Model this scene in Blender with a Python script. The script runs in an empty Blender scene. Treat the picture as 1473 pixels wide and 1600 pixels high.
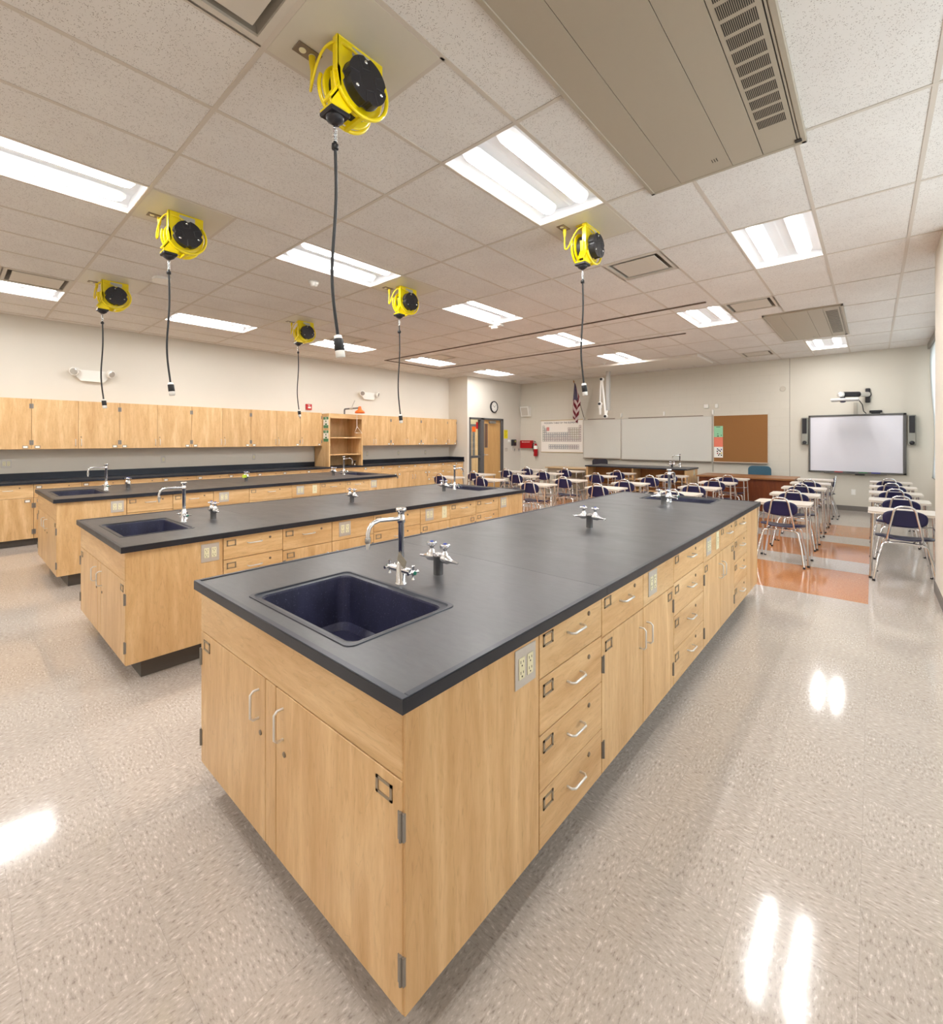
import bpy, bmesh, math, random
from mathutils import Vector, Matrix
random.seed(7)
R = math.radians
scene = bpy.context.scene
COL = scene.collection

# ------------------------------------------------------------------ camera
CZ = 1.5189
FPX, PCX, PCY, YAW = 716.51, 731.34, 687.27, 41.397
cam_d = bpy.data.cameras.new('camera')
cam = bpy.data.objects.new('camera', cam_d)
COL.objects.link(cam)
cam.location = (0, 0, CZ)
cam.rotation_euler = (R(90), 0, R(YAW))
cam_d.sensor_fit = 'AUTO'
cam_d.sensor_width = 36.0
cam_d.lens = FPX / 1600 * 36.0
cam_d.shift_x = (736.5 - PCX) / 1600
cam_d.shift_y = -(800 - PCY) / 1600
cam_d.clip_start = 0.02
cam_d.clip_end = 100
scene.camera = cam

# ------------------------------------------------------------------ world, exposure
world = bpy.data.worlds.new('world')
scene.world = world
world.use_nodes = True
wn = world.node_tree
bg = wn.nodes['Background']
bg.inputs['Color'].default_value = (0.90, 0.95, 1.0, 1)
bg.inputs['Strength'].default_value = 1.5
scene.view_settings.view_transform = 'Standard'
scene.view_settings.look = 'None'
scene.view_settings.exposure = 1.45
scene.view_settings.gamma = 1.0
scene.view_settings.use_curve_mapping = False
LENS = 46.0             # strength of the ceiling light lenses
LENSCOL = (1.0, 0.985, 0.965)

# ------------------------------------------------------------------ room numbers
H = 3.394               # ceiling
GX, GY = -1.579, 2.2155  # ceiling grid origin
TX, TY = 0.6096, 1.2192
XL, YB = -9.675, 12.80
XD, YJ = -8.92, 10.08    # door wall and its jog
YF = -3.4
XW = 1.02               # window wall
def gi(i): return GX + i * TX
def gj(j): return GY + j * TY

# ------------------------------------------------------------------ materials
def s2l(c):
    return tuple(((v / 255) / 12.92 if v / 255 <= 0.04045 else ((v / 255 + 0.055) / 1.055) ** 2.4) for v in c)
MATS = {}
def mat(name, rgb, rough=0.5, metal=0.0, spec=0.5, lin=False, emit=None, emit_s=0.0, noise=0.0, nscale=30, bump=0.0, coat=0.0):
    if name in MATS: return MATS[name]
    m = bpy.data.materials.new(name); m.use_nodes = True
    nt = m.node_tree; b = nt.nodes['Principled BSDF']
    c = rgb if lin else s2l(rgb)
    b.inputs['Base Color'].default_value = (*c, 1)
    b.inputs['Roughness'].default_value = rough
    b.inputs['Metallic'].default_value = metal
    b.inputs['Specular IOR Level'].default_value = spec
    b.inputs['Coat Weight'].default_value = coat
    if emit is not None:
        b.inputs['Emission Color'].default_value = (*emit, 1)
        b.inputs['Emission Strength'].default_value = emit_s
    if noise or bump:
        tc = nt.nodes.new('ShaderNodeTexCoord'); n = nt.nodes.new('ShaderNodeTexNoise')
        n.inputs['Scale'].default_value = nscale; n.inputs['Detail'].default_value = 4
        nt.links.new(tc.outputs['Object'], n.inputs['Vector'])
        if noise:
            mx = nt.nodes.new('ShaderNodeMix'); mx.data_type = 'RGBA'
            mx.inputs[6].default_value = (*[v * (1 - noise) for v in c], 1)
            mx.inputs[7].default_value = (*[min(1, v * (1 + noise)) for v in c], 1)
            nt.links.new(n.outputs['Fac'], mx.inputs[0]); nt.links.new(mx.outputs[2], b.inputs['Base Color'])
        if bump:
            bp = nt.nodes.new('ShaderNodeBump'); bp.inputs['Strength'].default_value = bump; bp.inputs['Distance'].default_value = 0.002
            nt.links.new(n.outputs['Fac'], bp.inputs['Height']); nt.links.new(bp.outputs['Normal'], b.inputs['Normal'])
    MATS[name] = m
    return m

class NB:
    """small node builder"""
    def __init__(s, name):
        s.m = bpy.data.materials.new(name); s.m.use_nodes = True
        s.nt = s.m.node_tree; s.b = s.nt.nodes['Principled BSDF']; MATS[name] = s.m
    def n(s, t, **k):
        o = s.nt.nodes.new(t)
        for a, v in k.items(): setattr(o, a, v)
        return o
    def l(s, a, b): s.nt.links.new(a, b)
    def val(s, sock, v):
        if hasattr(v, 'links'): s.l(v, sock)
        else: sock.default_value = v
    def math(s, op, a, b=0.0, c=None):
        o = s.n('ShaderNodeMath', operation=op); s.val(o.inputs[0], a); s.val(o.inputs[1], b)
        if c is not None: s.val(o.inputs[2], c)
        return o.outputs[0]
    def mix(s, f, a, b):
        o = s.n('ShaderNodeMix', data_type='RGBA'); s.val(o.inputs[0], f)
        for k, v in ((6, a), (7, b)):
            if hasattr(v, 'links'): s.l(v, o.inputs[k])
            else: o.inputs[k].default_value = (*v, 1)
        return o.outputs[2]
    def noise(s, vec, scale, detail=3, rough=0.5, dist=0.0):
        o = s.n('ShaderNodeTexNoise'); o.inputs['Scale'].default_value = scale; o.inputs['Detail'].default_value = detail
        o.inputs['Roughness'].default_value = rough; o.inputs['Distortion'].default_value = dist
        s.l(vec, o.inputs['Vector']); return o.outputs['Fac']
    def ramp(s, f, stops):
        o = s.n('ShaderNodeValToRGB'); e = o.color_ramp.elements
        while len(e) < len(stops): e.new(0.5)
        for x, (p, c) in zip(e, stops): x.position = p; x.color = (*c, 1) if len(c) == 3 else c
        s.l(f, o.inputs['Fac']); return o.outputs['Color']
    def vscale(s, vec, v):
        o = s.n('ShaderNodeVectorMath', operation='MULTIPLY'); s.l(vec, o.inputs[0]); o.inputs[1].default_value = v; return o.outputs[0]

def maple(name, stretch, c_lo, c_hi, rough=0.38):
    k = NB(name)
    tc = k.n('ShaderNodeTexCoord'); oi = k.n('ShaderNodeObjectInfo')
    off = k.n('ShaderNodeVectorMath', operation='ADD')
    cmb = k.n('ShaderNodeCombineXYZ'); r7 = k.math('MULTIPLY', oi.outputs['Random'], 37.0); r3 = k.math('MULTIPLY', oi.outputs['Random'], 91.0)
    k.l(r7, cmb.inputs[0]); k.l(r3, cmb.inputs[1]); k.l(r7, cmb.inputs[2])
    k.l(tc.outputs['Object'], off.inputs[0]); k.l(cmb.outputs[0], off.inputs[1])
    v = k.vscale(off.outputs[0], stretch)
    broad = k.noise(v, 1.6, 3, 0.55, 0.9)
    fine = k.noise(v, 9.0, 4, 0.65, 0.3)
    fleck = k.noise(v, 22.0, 2, 0.5, 0.0)
    f = k.math('ADD', k.math('MULTIPLY', broad, 0.65), k.math('MULTIPLY', fine, 0.35))
    col = k.ramp(f, [(0.30, s2l(c_lo)), (0.52, s2l(tuple((a + b) / 2 for a, b in zip(c_lo, c_hi)))), (0.72, s2l(c_hi))])
    fl = k.ramp(fleck, [(0.60, (0, 0, 0)), (0.74, (1, 1, 1))])
    col = k.mix(k.math('MULTIPLY', fl, 0.24), col, s2l((150, 100, 55)))
    ring = k.math('ABSOLUTE', k.math('SINE', k.math('MULTIPLY', k.math('ADD', broad, k.math('MULTIPLY', fine, 0.06)), 46.0)))
    rg = k.ramp(ring, [(0.0, (1, 1, 1)), (0.22, (0, 0, 0))])
    col = k.mix(k.math('MULTIPLY', rg, 0.17), col, s2l(tuple(v * 0.70 for v in c_lo)))
    vary = k.math('ADD', 0.95, k.math('MULTIPLY', oi.outputs['Random'], 0.08))
    o = k.n('ShaderNodeVectorMath', operation='SCALE'); k.l(col, o.inputs[0]); k.l(vary, o.inputs['Scale'])
    k.l(o.outputs[0], k.b.inputs['Base Color'])
    k.b.inputs['Roughness'].default_value = rough
    k.b.inputs['Specular IOR Level'].default_value = 0.35
    return k.m
ML, MH = (198, 154, 102), (236, 203, 154)
WV = maple('maple_upright', (5, 5, 0.7), ML, MH)
WX = maple('maple_along_x', (0.7, 5, 5), ML, MH)
WY = maple('maple_along_y', (5, 0.7, 5), ML, MH)
WALNUT = maple('walnut_panel', (6, 6, 0.6), (92, 44, 22), (132, 70, 36), 0.4)
WALTOP = maple('walnut_top', (0.6, 6, 6), (128, 84, 50), (168, 118, 74), 0.35)
WDARK = mat('gap_shade_wood', (120, 78, 40), 0.7, noise=0.05)  # darker carcass wood, paints shade into the gaps between fronts

# black epoxy
k = NB('black_epoxy')
tc = k.n('ShaderNodeTexCoord')
smear = k.noise(k.vscale(tc.outputs['Object'], (1, 3, 1)), 2.2, 4, 0.6, 0.6)
k.l(k.ramp(smear, [(0.3, (0.005, 0.006, 0.012)), (0.75, (0.012, 0.013, 0.021))]), k.b.inputs['Base Color'])
k.l(k.math('ADD', 0.26, k.math('MULTIPLY', smear, 0.22)), k.b.inputs['Roughness'])
k.b.inputs['Specular IOR Level'].default_value = 0.55
k.b.inputs['Specular Tint'].default_value = (0.86, 0.92, 1.0, 1)
EPOXY = k.m
k = NB('epoxy_painted_sheen')  # slab tops: lighter base colour stands in for reflected ceiling light
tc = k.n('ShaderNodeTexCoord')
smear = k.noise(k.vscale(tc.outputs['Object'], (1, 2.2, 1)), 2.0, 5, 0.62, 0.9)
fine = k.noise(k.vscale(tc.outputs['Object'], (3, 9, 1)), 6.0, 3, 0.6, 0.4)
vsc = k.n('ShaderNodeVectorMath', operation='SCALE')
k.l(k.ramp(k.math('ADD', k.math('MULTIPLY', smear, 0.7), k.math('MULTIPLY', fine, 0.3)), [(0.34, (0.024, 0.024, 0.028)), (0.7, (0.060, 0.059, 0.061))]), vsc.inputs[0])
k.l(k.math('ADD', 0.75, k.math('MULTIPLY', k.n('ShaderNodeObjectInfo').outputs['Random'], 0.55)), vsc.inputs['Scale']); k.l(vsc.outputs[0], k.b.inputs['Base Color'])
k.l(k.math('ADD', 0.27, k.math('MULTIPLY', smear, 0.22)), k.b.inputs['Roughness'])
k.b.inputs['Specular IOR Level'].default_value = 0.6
EPOXY_SHEEN = k.m
k = NB('sink_epoxy')
tc = k.n('ShaderNodeTexCoord')
sp = k.noise(tc.outputs['Object'], 160, 2, 0.6)
big = k.noise(k.vscale(tc.outputs['Object'], (1, 1, 0.4)), 9, 3, 0.6)
base = k.ramp(big, [(0.3, s2l((30, 31, 52))), (0.8, s2l((50, 51, 80)))])
k.l(k.mix(k.math('MULTIPLY', k.ramp(sp, [(0.62, (0, 0, 0)), (0.72, (1, 1, 1))]), 0.35), base, s2l((120, 122, 150))), k.b.inputs['Base Color'])
k.b.inputs['Roughness'].default_value = 0.5
SINKM = k.m

# vinyl tile floor with three orange bands
k = NB('vinyl_tile_floor')
gp = k.n('ShaderNodeNewGeometry'); sx = k.n('ShaderNodeSeparateXYZ'); k.l(gp.outputs['Position'], sx.inputs[0])
X, Y = sx.outputs[0], sx.outputs[1]
T = 0.3048
def cell(a, o): return k.math('FLOOR', k.math('DIVIDE', k.math('ADD', a, o), T))
ci, cj = cell(X, 0.03), cell(Y, -5.62 + 30 * T)
par = k.math('MODULO', k.math('ABSOLUTE', k.math('ADD', ci, cj)), 2.0)
cmb = k.n('ShaderNodeCombineXYZ'); k.l(ci, cmb.inputs[0]); k.l(cj, cmb.inputs[1])
wn_ = k.n('ShaderNodeTexWhiteNoise', noise_dimensions='2D'); k.l(cmb.outputs[0], wn_.inputs['Vector'])
va = k.vscale(gp.outputs['Position'], (1, 2.6, 1)); vb = k.vscale(gp.outputs['Position'], (2.6, 1, 1))
na = k.noise(va, 42, 3, 0.6); nb = k.noise(vb, 42, 3, 0.6)
nm = k.n('ShaderNodeMix', data_type='FLOAT'); k.l(par, nm.inputs[0]); k.l(na, nm.inputs[2]); k.l(nb, nm.inputs[3])
fl = nm.outputs[0]
grey = k.ramp(fl, [(0.28, s2l((146, 135, 126))), (0.42, s2l((180, 170, 160))), (0.58, s2l((188, 178, 169))), (0.72, s2l((220, 212, 205)))])
orange = k.ramp(fl, [(0.28, s2l((160, 100, 60))), (0.5, s2l((182, 121, 76))), (0.72, s2l((202, 145, 100)))])
ph = k.math('MODULO', k.math('SUBTRACT', Y, 5.62), 6 * T)
inb = k.math('LESS_THAN', ph, 4 * T)
inb = k.math('MULTIPLY', inb, k.math('GREATER_THAN', Y, 5.62)); inb = k.math('MULTIPLY', inb, k.math('LESS_THAN', Y, 10.6))
inb = k.math('MULTIPLY', inb, k.math('LESS_THAN', X, -0.03)); inb = k.math('MULTIPLY', inb, k.math('GREATER_THAN', X, -8.0))
col = k.mix(inb, grey, orange)
def seam(a, o):
    f = k.math('FRACT', k.math('DIVIDE', k.math('ADD', a, o), T))
    d = k.math('ABSOLUTE', k.math('SUBTRACT', f, 0.5))
    return k.math('GREATER_THAN', d, 0.5 - 0.0035)
sm = k.math('MAXIMUM', seam(X, 0.03), seam(Y, -5.62 + 30 * T))
var = k.math('ADD', 0.975, k.math('MULTIPLY', wn_.outputs['Value'], 0.04))
o = k.n('ShaderNodeVectorMath', operation='SCALE'); k.l(col, o.inputs[0]); k.l(k.math('MULTIPLY', var, k.math('SUBTRACT', 1.0, k.math('MULTIPLY', sm, 0.13))), o.inputs['Scale'])
k.l(o.outputs[0], k.b.inputs['Base Color'])
rn = k.noise(gp.outputs['Position'], 1.3, 3, 0.5)
k.l(k.math('ADD', 0.05, k.math('MULTIPLY', rn, 0.07)), k.b.inputs['Roughness'])
k.b.inputs['Specular IOR Level'].default_value = 0.5
bp = k.n('ShaderNodeBump'); bp.inputs['Strength'].default_value = 0.05; bp.inputs['Distance'].default_value = 0.01
k.l(k.noise(gp.outputs['Position'], 5, 2, 0.5), bp.inputs['Height']); k.l(bp.outputs['Normal'], k.b.inputs['Normal'])
FLOOR = k.m

# acoustic ceiling tile
k = NB('acoustic_tile')
gp = k.n('ShaderNodeNewGeometry')
vo = k.n('ShaderNodeTexVoronoi'); vo.inputs['Scale'].default_value = 150; k.l(gp.outputs['Position'], vo.inputs['Vector'])
vo2 = k.n('ShaderNodeTexVoronoi'); vo2.inputs['Scale'].default_value = 72; k.l(gp.outputs['Position'], vo2.inputs['Vector'])
gate = k.noise(gp.outputs['Position'], 60, 2, 0.6)
d1 = k.math('MULTIPLY', k.math('LESS_THAN', vo.outputs['Distance'], 0.30), k.math('GREATER_THAN', gate, 0.52))
d2 = k.math('MULTIPLY', k.math('LESS_THAN', vo2.outputs['Distance'], 0.15), k.math('GREATER_THAN', k.noise(gp.outputs['Position'], 25, 2), 0.5))
dd = k.math('MAXIMUM', d1, d2)
tone = k.ramp(k.noise(gp.outputs['Position'], 2.5, 3), [(0.3, s2l((224, 219, 214))), (0.7, s2l((231, 227, 222)))])
k.l(k.mix(k.math('MULTIPLY', dd, 0.75), tone, s2l((140, 126, 114))), k.b.inputs['Base Color'])
k.b.inputs['Roughness'].default_value = 0.9; k.b.inputs['Specular IOR Level'].default_value = 0.1
TILE = k.m

# painted block
k = NB('painted_block')
gp = k.n('ShaderNodeNewGeometry'); sp_ = k.n('ShaderNodeSeparateXYZ'); k.l(gp.outputs['Position'], sp_.inputs[0])
cv = k.n('ShaderNodeCombineXYZ'); k.l(sp_.outputs[0], cv.inputs[0]); k.l(sp_.outputs[2], cv.inputs[1])
br = k.n('ShaderNodeTexBrick'); br.inputs['Scale'].default_value = 1.0; br.inputs['Brick Width'].default_value = 0.406; br.inputs['Row Height'].default_value = 0.203
br.inputs['Mortar Size'].default_value = 0.006; br.inputs['Mortar Smooth'].default_value = 0.6
k.l(cv.outputs[0], br.inputs['Vector'])
k.l(k.mix(k.math('MULTIPLY', br.outputs['Fac'], 0.10), s2l((212, 206, 193)), s2l((164, 156, 142))), k.b.inputs['Base Color'])
k.b.inputs['Roughness'].default_value = 0.55
bp = k.n('ShaderNodeBump'); bp.inputs['Strength'].default_value = 0.25; bp.inputs['Distance'].default_value = 0.004; bp.invert = True
k.l(br.outputs['Fac'], bp.inputs['Height']); k.l(bp.outputs['Normal'], k.b.inputs['Normal'])
BLOCK = k.m

WALL = mat('cream_paint', (221, 215, 204), 0.7, noise=0.015, nscale=3)
WALLB = mat('grey_cream_paint', (212, 206, 193), 0.6, noise=0.015, nscale=3)
TRIMG = mat('grey_vinyl_base', (120, 114, 108), 0.5, noise=0.03)
KICK = mat('dark_toe_base', (88, 83, 79), 0.5, noise=0.04)
CHROME = mat('chrome', (228, 229, 232), 0.16, 1.0, noise=0.01)
STEEL = mat('brushed_steel', (202, 197, 190), 0.38, 0.45, noise=0.05, nscale=60)
SATIN = mat('satin_nickel', (224, 222, 218), 0.3, 0.55, noise=0.02)
BRASS = mat('antique_holder', (156, 142, 122), 0.4, 0.5, noise=0.05)
HINGE = mat('hinge_steel', (140, 134, 127), 0.35, 0.5, noise=0.05)
LOCKM = mat('lock_bronze', (132, 116, 98), 0.4, 0.6, noise=0.03)
IVORY = mat('ivory_plastic', (230, 224, 190), 0.4, noise=0.01)
SLOT = mat('dark_slot', (40, 34, 24), 0.6, noise=0.02)
WHITEP = mat('white_plastic', (238, 236, 230), 0.4, noise=0.01)
CARD = mat('white_card', (244, 242, 236), 0.8, noise=0.01)
BLACKP = mat('black_plastic', (34, 33, 38), 0.42, noise=0.08, nscale=90, bump=0.1)
BLACKR = mat('black_rubber', (22, 22, 24), 0.5, noise=0.05)
YELLOW = mat('yellow_enamel', (246, 222, 0), 0.3, noise=0.03, coat=0.3)
YELC = mat('yellow_cord', (240, 214, 24), 0.4, noise=0.02)
NAVY = mat('navy_plastic', (24, 24, 70), 0.35, noise=0.06, nscale=20)
DESKTOP = mat('desk_laminate', (216, 206, 194), 0.3, noise=0.04, nscale=120)
GRID = mat('grid_enamel', (206, 196, 184), 0.5, noise=0.02)
PUTTY = mat('putty_enamel', (172, 161, 143), 0.45, noise=0.015)
SEAMD = mat('seam_dark', (50, 45, 40), 0.7, noise=0.02)
DIFFW = mat('diffuser_white', (208, 200, 188), 0.5, noise=0.01)
PLATEW = mat('panel_enamel', (212, 205, 190), 0.3, noise=0.015)
HOUSE = mat('light_housing', (240, 241, 243), 0.4, noise=0.005)
k = NB('lens_acrylic')
gp = k.n('ShaderNodeNewGeometry'); sx = k.n('ShaderNodeSeparateXYZ'); k.l(gp.outputs['Normal'], sx.inputs[0])
dn = k.math('MAXIMUM', k.math('MULTIPLY', sx.outputs[2], -1.0), 0.0)
k.l(k.math('MULTIPLY', k.math('ADD', 0.0015, k.math('MULTIPLY', k.math('POWER', dn, 11.0), 0.9985)), LENS), k.b.inputs['Emission Strength'])
k.b.inputs['Emission Color'].default_value = (*LENSCOL, 1); k.b.inputs['Base Color'].default_value = (0.9, 0.9, 0.9, 1)
LENSM = k.m
FRAMEG = mat('door_frame_grey', (92, 91, 92), 0.45, noise=0.02)
GLASSM = bpy.data.materials.new('window_glass'); GLASSM.use_nodes = True
_g = GLASSM.node_tree; _b = _g.nodes['Principled BSDF']
_b.inputs['Transmission Weight'].default_value = 1.0; _b.inputs['Roughness'].default_value = 0.0; _b.inputs['IOR'].default_value = 1.05
_tr = _g.nodes.new('ShaderNodeBsdfTransparent'); _tr.inputs['Color'].default_value = (0.93, 0.95, 0.94, 1)
_gl = _g.nodes.new('ShaderNodeBsdfGlossy'); _gl.inputs['Roughness'].default_value = 0.02
_mx = _g.nodes.new('ShaderNodeMixShader'); _mx.inputs[0].default_value = 0.07
_g.links.new(_tr.outputs[0], _mx.inputs[1]); _g.links.new(_gl.outputs[0], _mx.inputs[2])
_g.links.new(_mx.outputs[0], _g.nodes['Material Output'].inputs['Surface'])
RED = mat('red_enamel', (178, 10, 22), 0.35, noise=0.03)
ORANGE = mat('orange_plastic', (240, 106, 24), 0.4, noise=0.04)
GREEN = mat('sign_green', (20, 122, 70), 0.5, noise=0.02)
CORK = mat('cork', (150, 104, 58), 0.9, noise=0.10, nscale=140)
BOARD = mat('whiteboard_enamel', (214, 213, 206), 0.22, noise=0.01, nscale=2)
ALU = mat('aluminium', (200, 196, 188), 0.35, 0.8, noise=0.03)
TRAYM = mat('tray_brown', (130, 118, 106), 0.4, 0.5, noise=0.03)
SCREENW = mat('smart_surface', (226, 224, 232), 0.16, noise=0.005)
SCRFR = mat('smart_frame', (92, 90, 88), 0.4, noise=0.03)
SPKG = mat('speaker_grey', (150, 149, 140), 0.5, noise=0.02)
TEAL = mat('teal_vinyl', (52, 92, 112), 0.55, noise=0.06)
CHARC = mat('charcoal_fabric', (50, 46, 56), 0.8, noise=0.08, nscale=80)
SHADE = bpy.data.materials.new('shade_fabric'); SHADE.use_nodes = True
_s = SHADE.node_tree; _d = _s.nodes.new('ShaderNodeBsdfDiffuse'); _d.inputs[0].default_value = (0.85, 0.86, 0.86, 1)
_t = _s.nodes.new('ShaderNodeBsdfTranslucent'); _t.inputs[0].default_value = (0.93, 0.94, 0.94, 1)
_m = _s.nodes.new('ShaderNodeMixShader'); _m.inputs[0].default_value = 0.72
_s.links.new(_d.outputs[0], _m.inputs[1]); _s.links.new(_t.outputs[0], _m.inputs[2]); _s.links.new(_m.outputs[0], _s.nodes['Material Output'].inputs['Surface'])

# ------------------------------------------------------------------ mesh helpers
class MB:
    def __init__(s): s.v = []; s.f = []; s.sm = []; s.mi = []; s.cur = 0
    def add(s, vs, fs, smooth=False):
        b = len(s.v); s.v += [Vector(p) for p in vs]
        for f in fs: s.f.append([b + i for i in f]); s.sm.append(smooth); s.mi.append(s.cur)
        return s
    def box(s, x0, x1, y0, y1, z0, z1):
        x0, x1 = min(x0, x1), max(x0, x1); y0, y1 = min(y0, y1), max(y0, y1); z0, z1 = min(z0, z1), max(z0, z1)
        v = [(x0, y0, z0), (x1, y0, z0), (x1, y1, z0), (x0, y1, z0), (x0, y0, z1), (x1, y0, z1), (x1, y1, z1), (x0, y1, z1)]
        return s.add(v, [(0, 3, 2, 1), (4, 5, 6, 7), (0, 1, 5, 4), (1, 2, 6, 5), (2, 3, 7, 6), (3, 0, 4, 7)])
    def quad(s, a, b, c, d): return s.add([a, b, c, d], [(0, 1, 2, 3)])
    def tube(s, pts, r, seg=8, closed=False, caps=True):
        pts = [Vector(p) for p in pts]; n = len(pts)
        rs = r if isinstance(r, (list, tuple)) else [r] * n
        rings = []; prev = None
        for i, p in enumerate(pts):
            a = pts[i - 1] if (i > 0 or closed) else p; b = pts[(i + 1) % n] if (i < n - 1 or closed) else p
            t = (b - a)
            if t.length < 1e-9: t = Vector((0, 0, 1))
            t.normalize()
            if prev is None:
                up = Vector((0, 0, 1)) if abs(t.z) < 0.95 else Vector((1, 0, 0))
                nrm = t.cross(up).normalized()
            else:
                nrm = (prev - t * prev.dot(t))
                if nrm.length < 1e-6: nrm = t.orthogonal()
                nrm.normalize()
            prev = nrm; bi = t.cross(nrm)
            rings.append([p + (nrm * math.cos(2 * math.pi * q / seg) + bi * math.sin(2 * math.pi * q / seg)) * rs[i] for q in range(seg)])
        vs = [p for ring in rings for p in ring]; fs = []
        m = n if closed else n - 1
        for i in range(m):
            for q in range(seg):
                a = i * seg + q; b = i * seg + (q + 1) % seg; c = ((i + 1) % n) * seg + (q + 1) % seg; d = ((i + 1) % n) * seg + q
                fs.append((a, b, c, d))
        s.add(vs, fs, True)
        if caps and not closed:
            s.add(rings[0], [tuple(reversed(range(seg)))]); s.add(rings[-1], [tuple(range(seg))])
        return s
    def cyl(s, p0, p1, r0, r1=None, seg=16): return s.tube([p0, p1], [r0, r0 if r1 is None else r1], seg)
    def lathe(s, o, ax, prof, seg=20, caps=True):
        """prof: list of (distance along ax, radius)"""
        o = Vector(o); ax = Vector(ax).normalized(); e1 = ax.orthogonal().normalized(); e2 = ax.cross(e1)
        vs = []; fs = []
        for d, r in prof:
            for q in range(seg):
                a = 2 * math.pi * q / seg
                vs.append(o + ax * d + (e1 * math.cos(a) + e2 * math.sin(a)) * r)
        for i in range(len(prof) - 1):
            for q in range(seg):
                fs.append((i * seg + q, i * seg + (q + 1) % seg, (i + 1) * seg + (q + 1) % seg, (i + 1) * seg + q))
        s.add(vs, fs, True)
        for i, rev in ((0, True), (len(prof) - 1, False)):
            if caps and prof[i][1] > 1e-5:
                idx = list(range(seg)); s.add(vs[i * seg:(i + 1) * seg], [tuple(reversed(idx)) if rev else tuple(idx)])
        return s
    def ball(s, c, r, seg=12):
        n = 8
        return s.lathe((c[0], c[1], c[2]), (0, 0, 1), [(-r * math.cos(math.pi * i / n), max(1e-6, r * math.sin(math.pi * i / n))) for i in range(n + 1)], seg)
    def prism(s, poly, axis, a0, a1):
        """poly in the two other axes (cyclic order), extruded along axis"""
        def P(u, v, w): return {'x': (w, u, v), 'y': (u, w, v), 'z': (u, v, w)}[axis]
        n = len(poly); vs = [P(u, v, a0) for u, v in poly] + [P(u, v, a1) for u, v in poly]
        fs = [tuple(range(n)), tuple(range(2 * n - 1, n - 1, -1))] + [(i, (i + 1) % n, n + (i + 1) % n, n + i) for i in range(n)]
        return s.add(vs, fs)
    def build(s, name, m, parent=None, bevel=0.0, loc=None):
        me = bpy.data.meshes.new(name)
        off = Vector((0, 0, 0))
        if parent is not None: off = wloc(parent)
        elif loc is not None: off = Vector(loc)
        me.from_pydata([tuple(p - off) for p in s.v], [], s.f)
        for i, pl in enumerate(me.polygons): pl.use_smooth = s.sm[i]; pl.material_index = s.mi[i]
        for x in (m if isinstance(m, (list, tuple)) else [m]): me.materials.append(x)
        bm = bmesh.new(); bm.from_mesh(me)
        if bevel:
            es = [e for e in bm.edges if len(e.link_faces) == 2 and e.calc_face_angle(0) > 0.9]
            bmesh.ops.bevel(bm, geom=es, offset=bevel, segments=1, affect='EDGES', clamp_overlap=True)
        bmesh.ops.recalc_face_normals(bm, faces=bm.faces)
        bm.to_mesh(me); bm.free()
        o = bpy.data.objects.new(name, me); COL.objects.link(o)
        if parent is not None: o.parent = parent
        elif loc is not None: o.location = loc
        return o
def wloc(o):
    v = Vector((0, 0, 0))
    while o is not None: v = v + o.location; o = o.parent
    return v
def tag(o, label, cat, group=None):
    o['label'] = label; o['category'] = cat
    if group: o['group'] = group
    return o
def thing(name, label, cat, loc=(0, 0, 0), group=None):
    o = bpy.data.objects.new(name, None); COL.objects.link(o); o.location = loc; o.empty_display_size = 0.1
    return tag(o, label, cat, group)
def struct(name, mb, m, bevel=0.0):
    o = mb.build(name, m, None, bevel); o['kind'] = 'structure'; return o
def copy_tree(o, parent=None):
    c = o.copy(); COL.objects.link(c); c.parent = parent
    for ch in list(o.children): copy_tree(ch, c)
    return c
def place(proto, used, loc, rz, label, cat, group):
    o = proto if not used else copy_tree(proto)
    o.location = loc; o.rotation_euler = (0, 0, rz)
    return tag(o, label, cat, group)
_font = None
def text(name, body, size, loc, rot, m, parent, align='CENTER', ext=0.0006, spacing=1.0):
    cu = bpy.data.curves.new(name, 'FONT'); cu.body = body; cu.size = size; cu.align_x = align; cu.align_y = 'CENTER'; cu.extrude = ext
    cu.space_line = spacing; cu.resolution_u = 3
    ob = bpy.data.objects.new(name + '_curve', cu); COL.objects.link(ob)
    dg = bpy.context.evaluated_depsgraph_get(); dg.update()
    me = bpy.data.meshes.new_from_object(ob.evaluated_get(dg))
    bpy.data.objects.remove(ob); me.name = name
    me.materials.clear(); me.materials.append(m)
    o = bpy.data.objects.new(name, me); COL.objects.link(o); o.parent = parent
    o.location = Vector(loc) - (wloc(parent) if parent else Vector((0, 0, 0))); o.rotation_euler = rot
    return o
ROT_BACK = (R(90), 0, 0)       # reads along +X on a face that looks to -Y
ROT_LEFT = (R(90), 0, R(90))   # reads along +Y on a face that looks to +X

def rrect(x0, x1, y0, y1, r, n=6):
    pts = []
    for cx_, cy_, a0 in ((x1 - r, y1 - r, 0), (x0 + r, y1 - r, 90), (x0 + r, y0 + r, 180), (x1 - r, y0 + r, 270)):
        for q in range(n + 1):
            a = R(a0 + 90 * q / n); pts.append((cx_ + r * math.cos(a), cy_ + r * math.sin(a)))
    return pts

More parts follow.
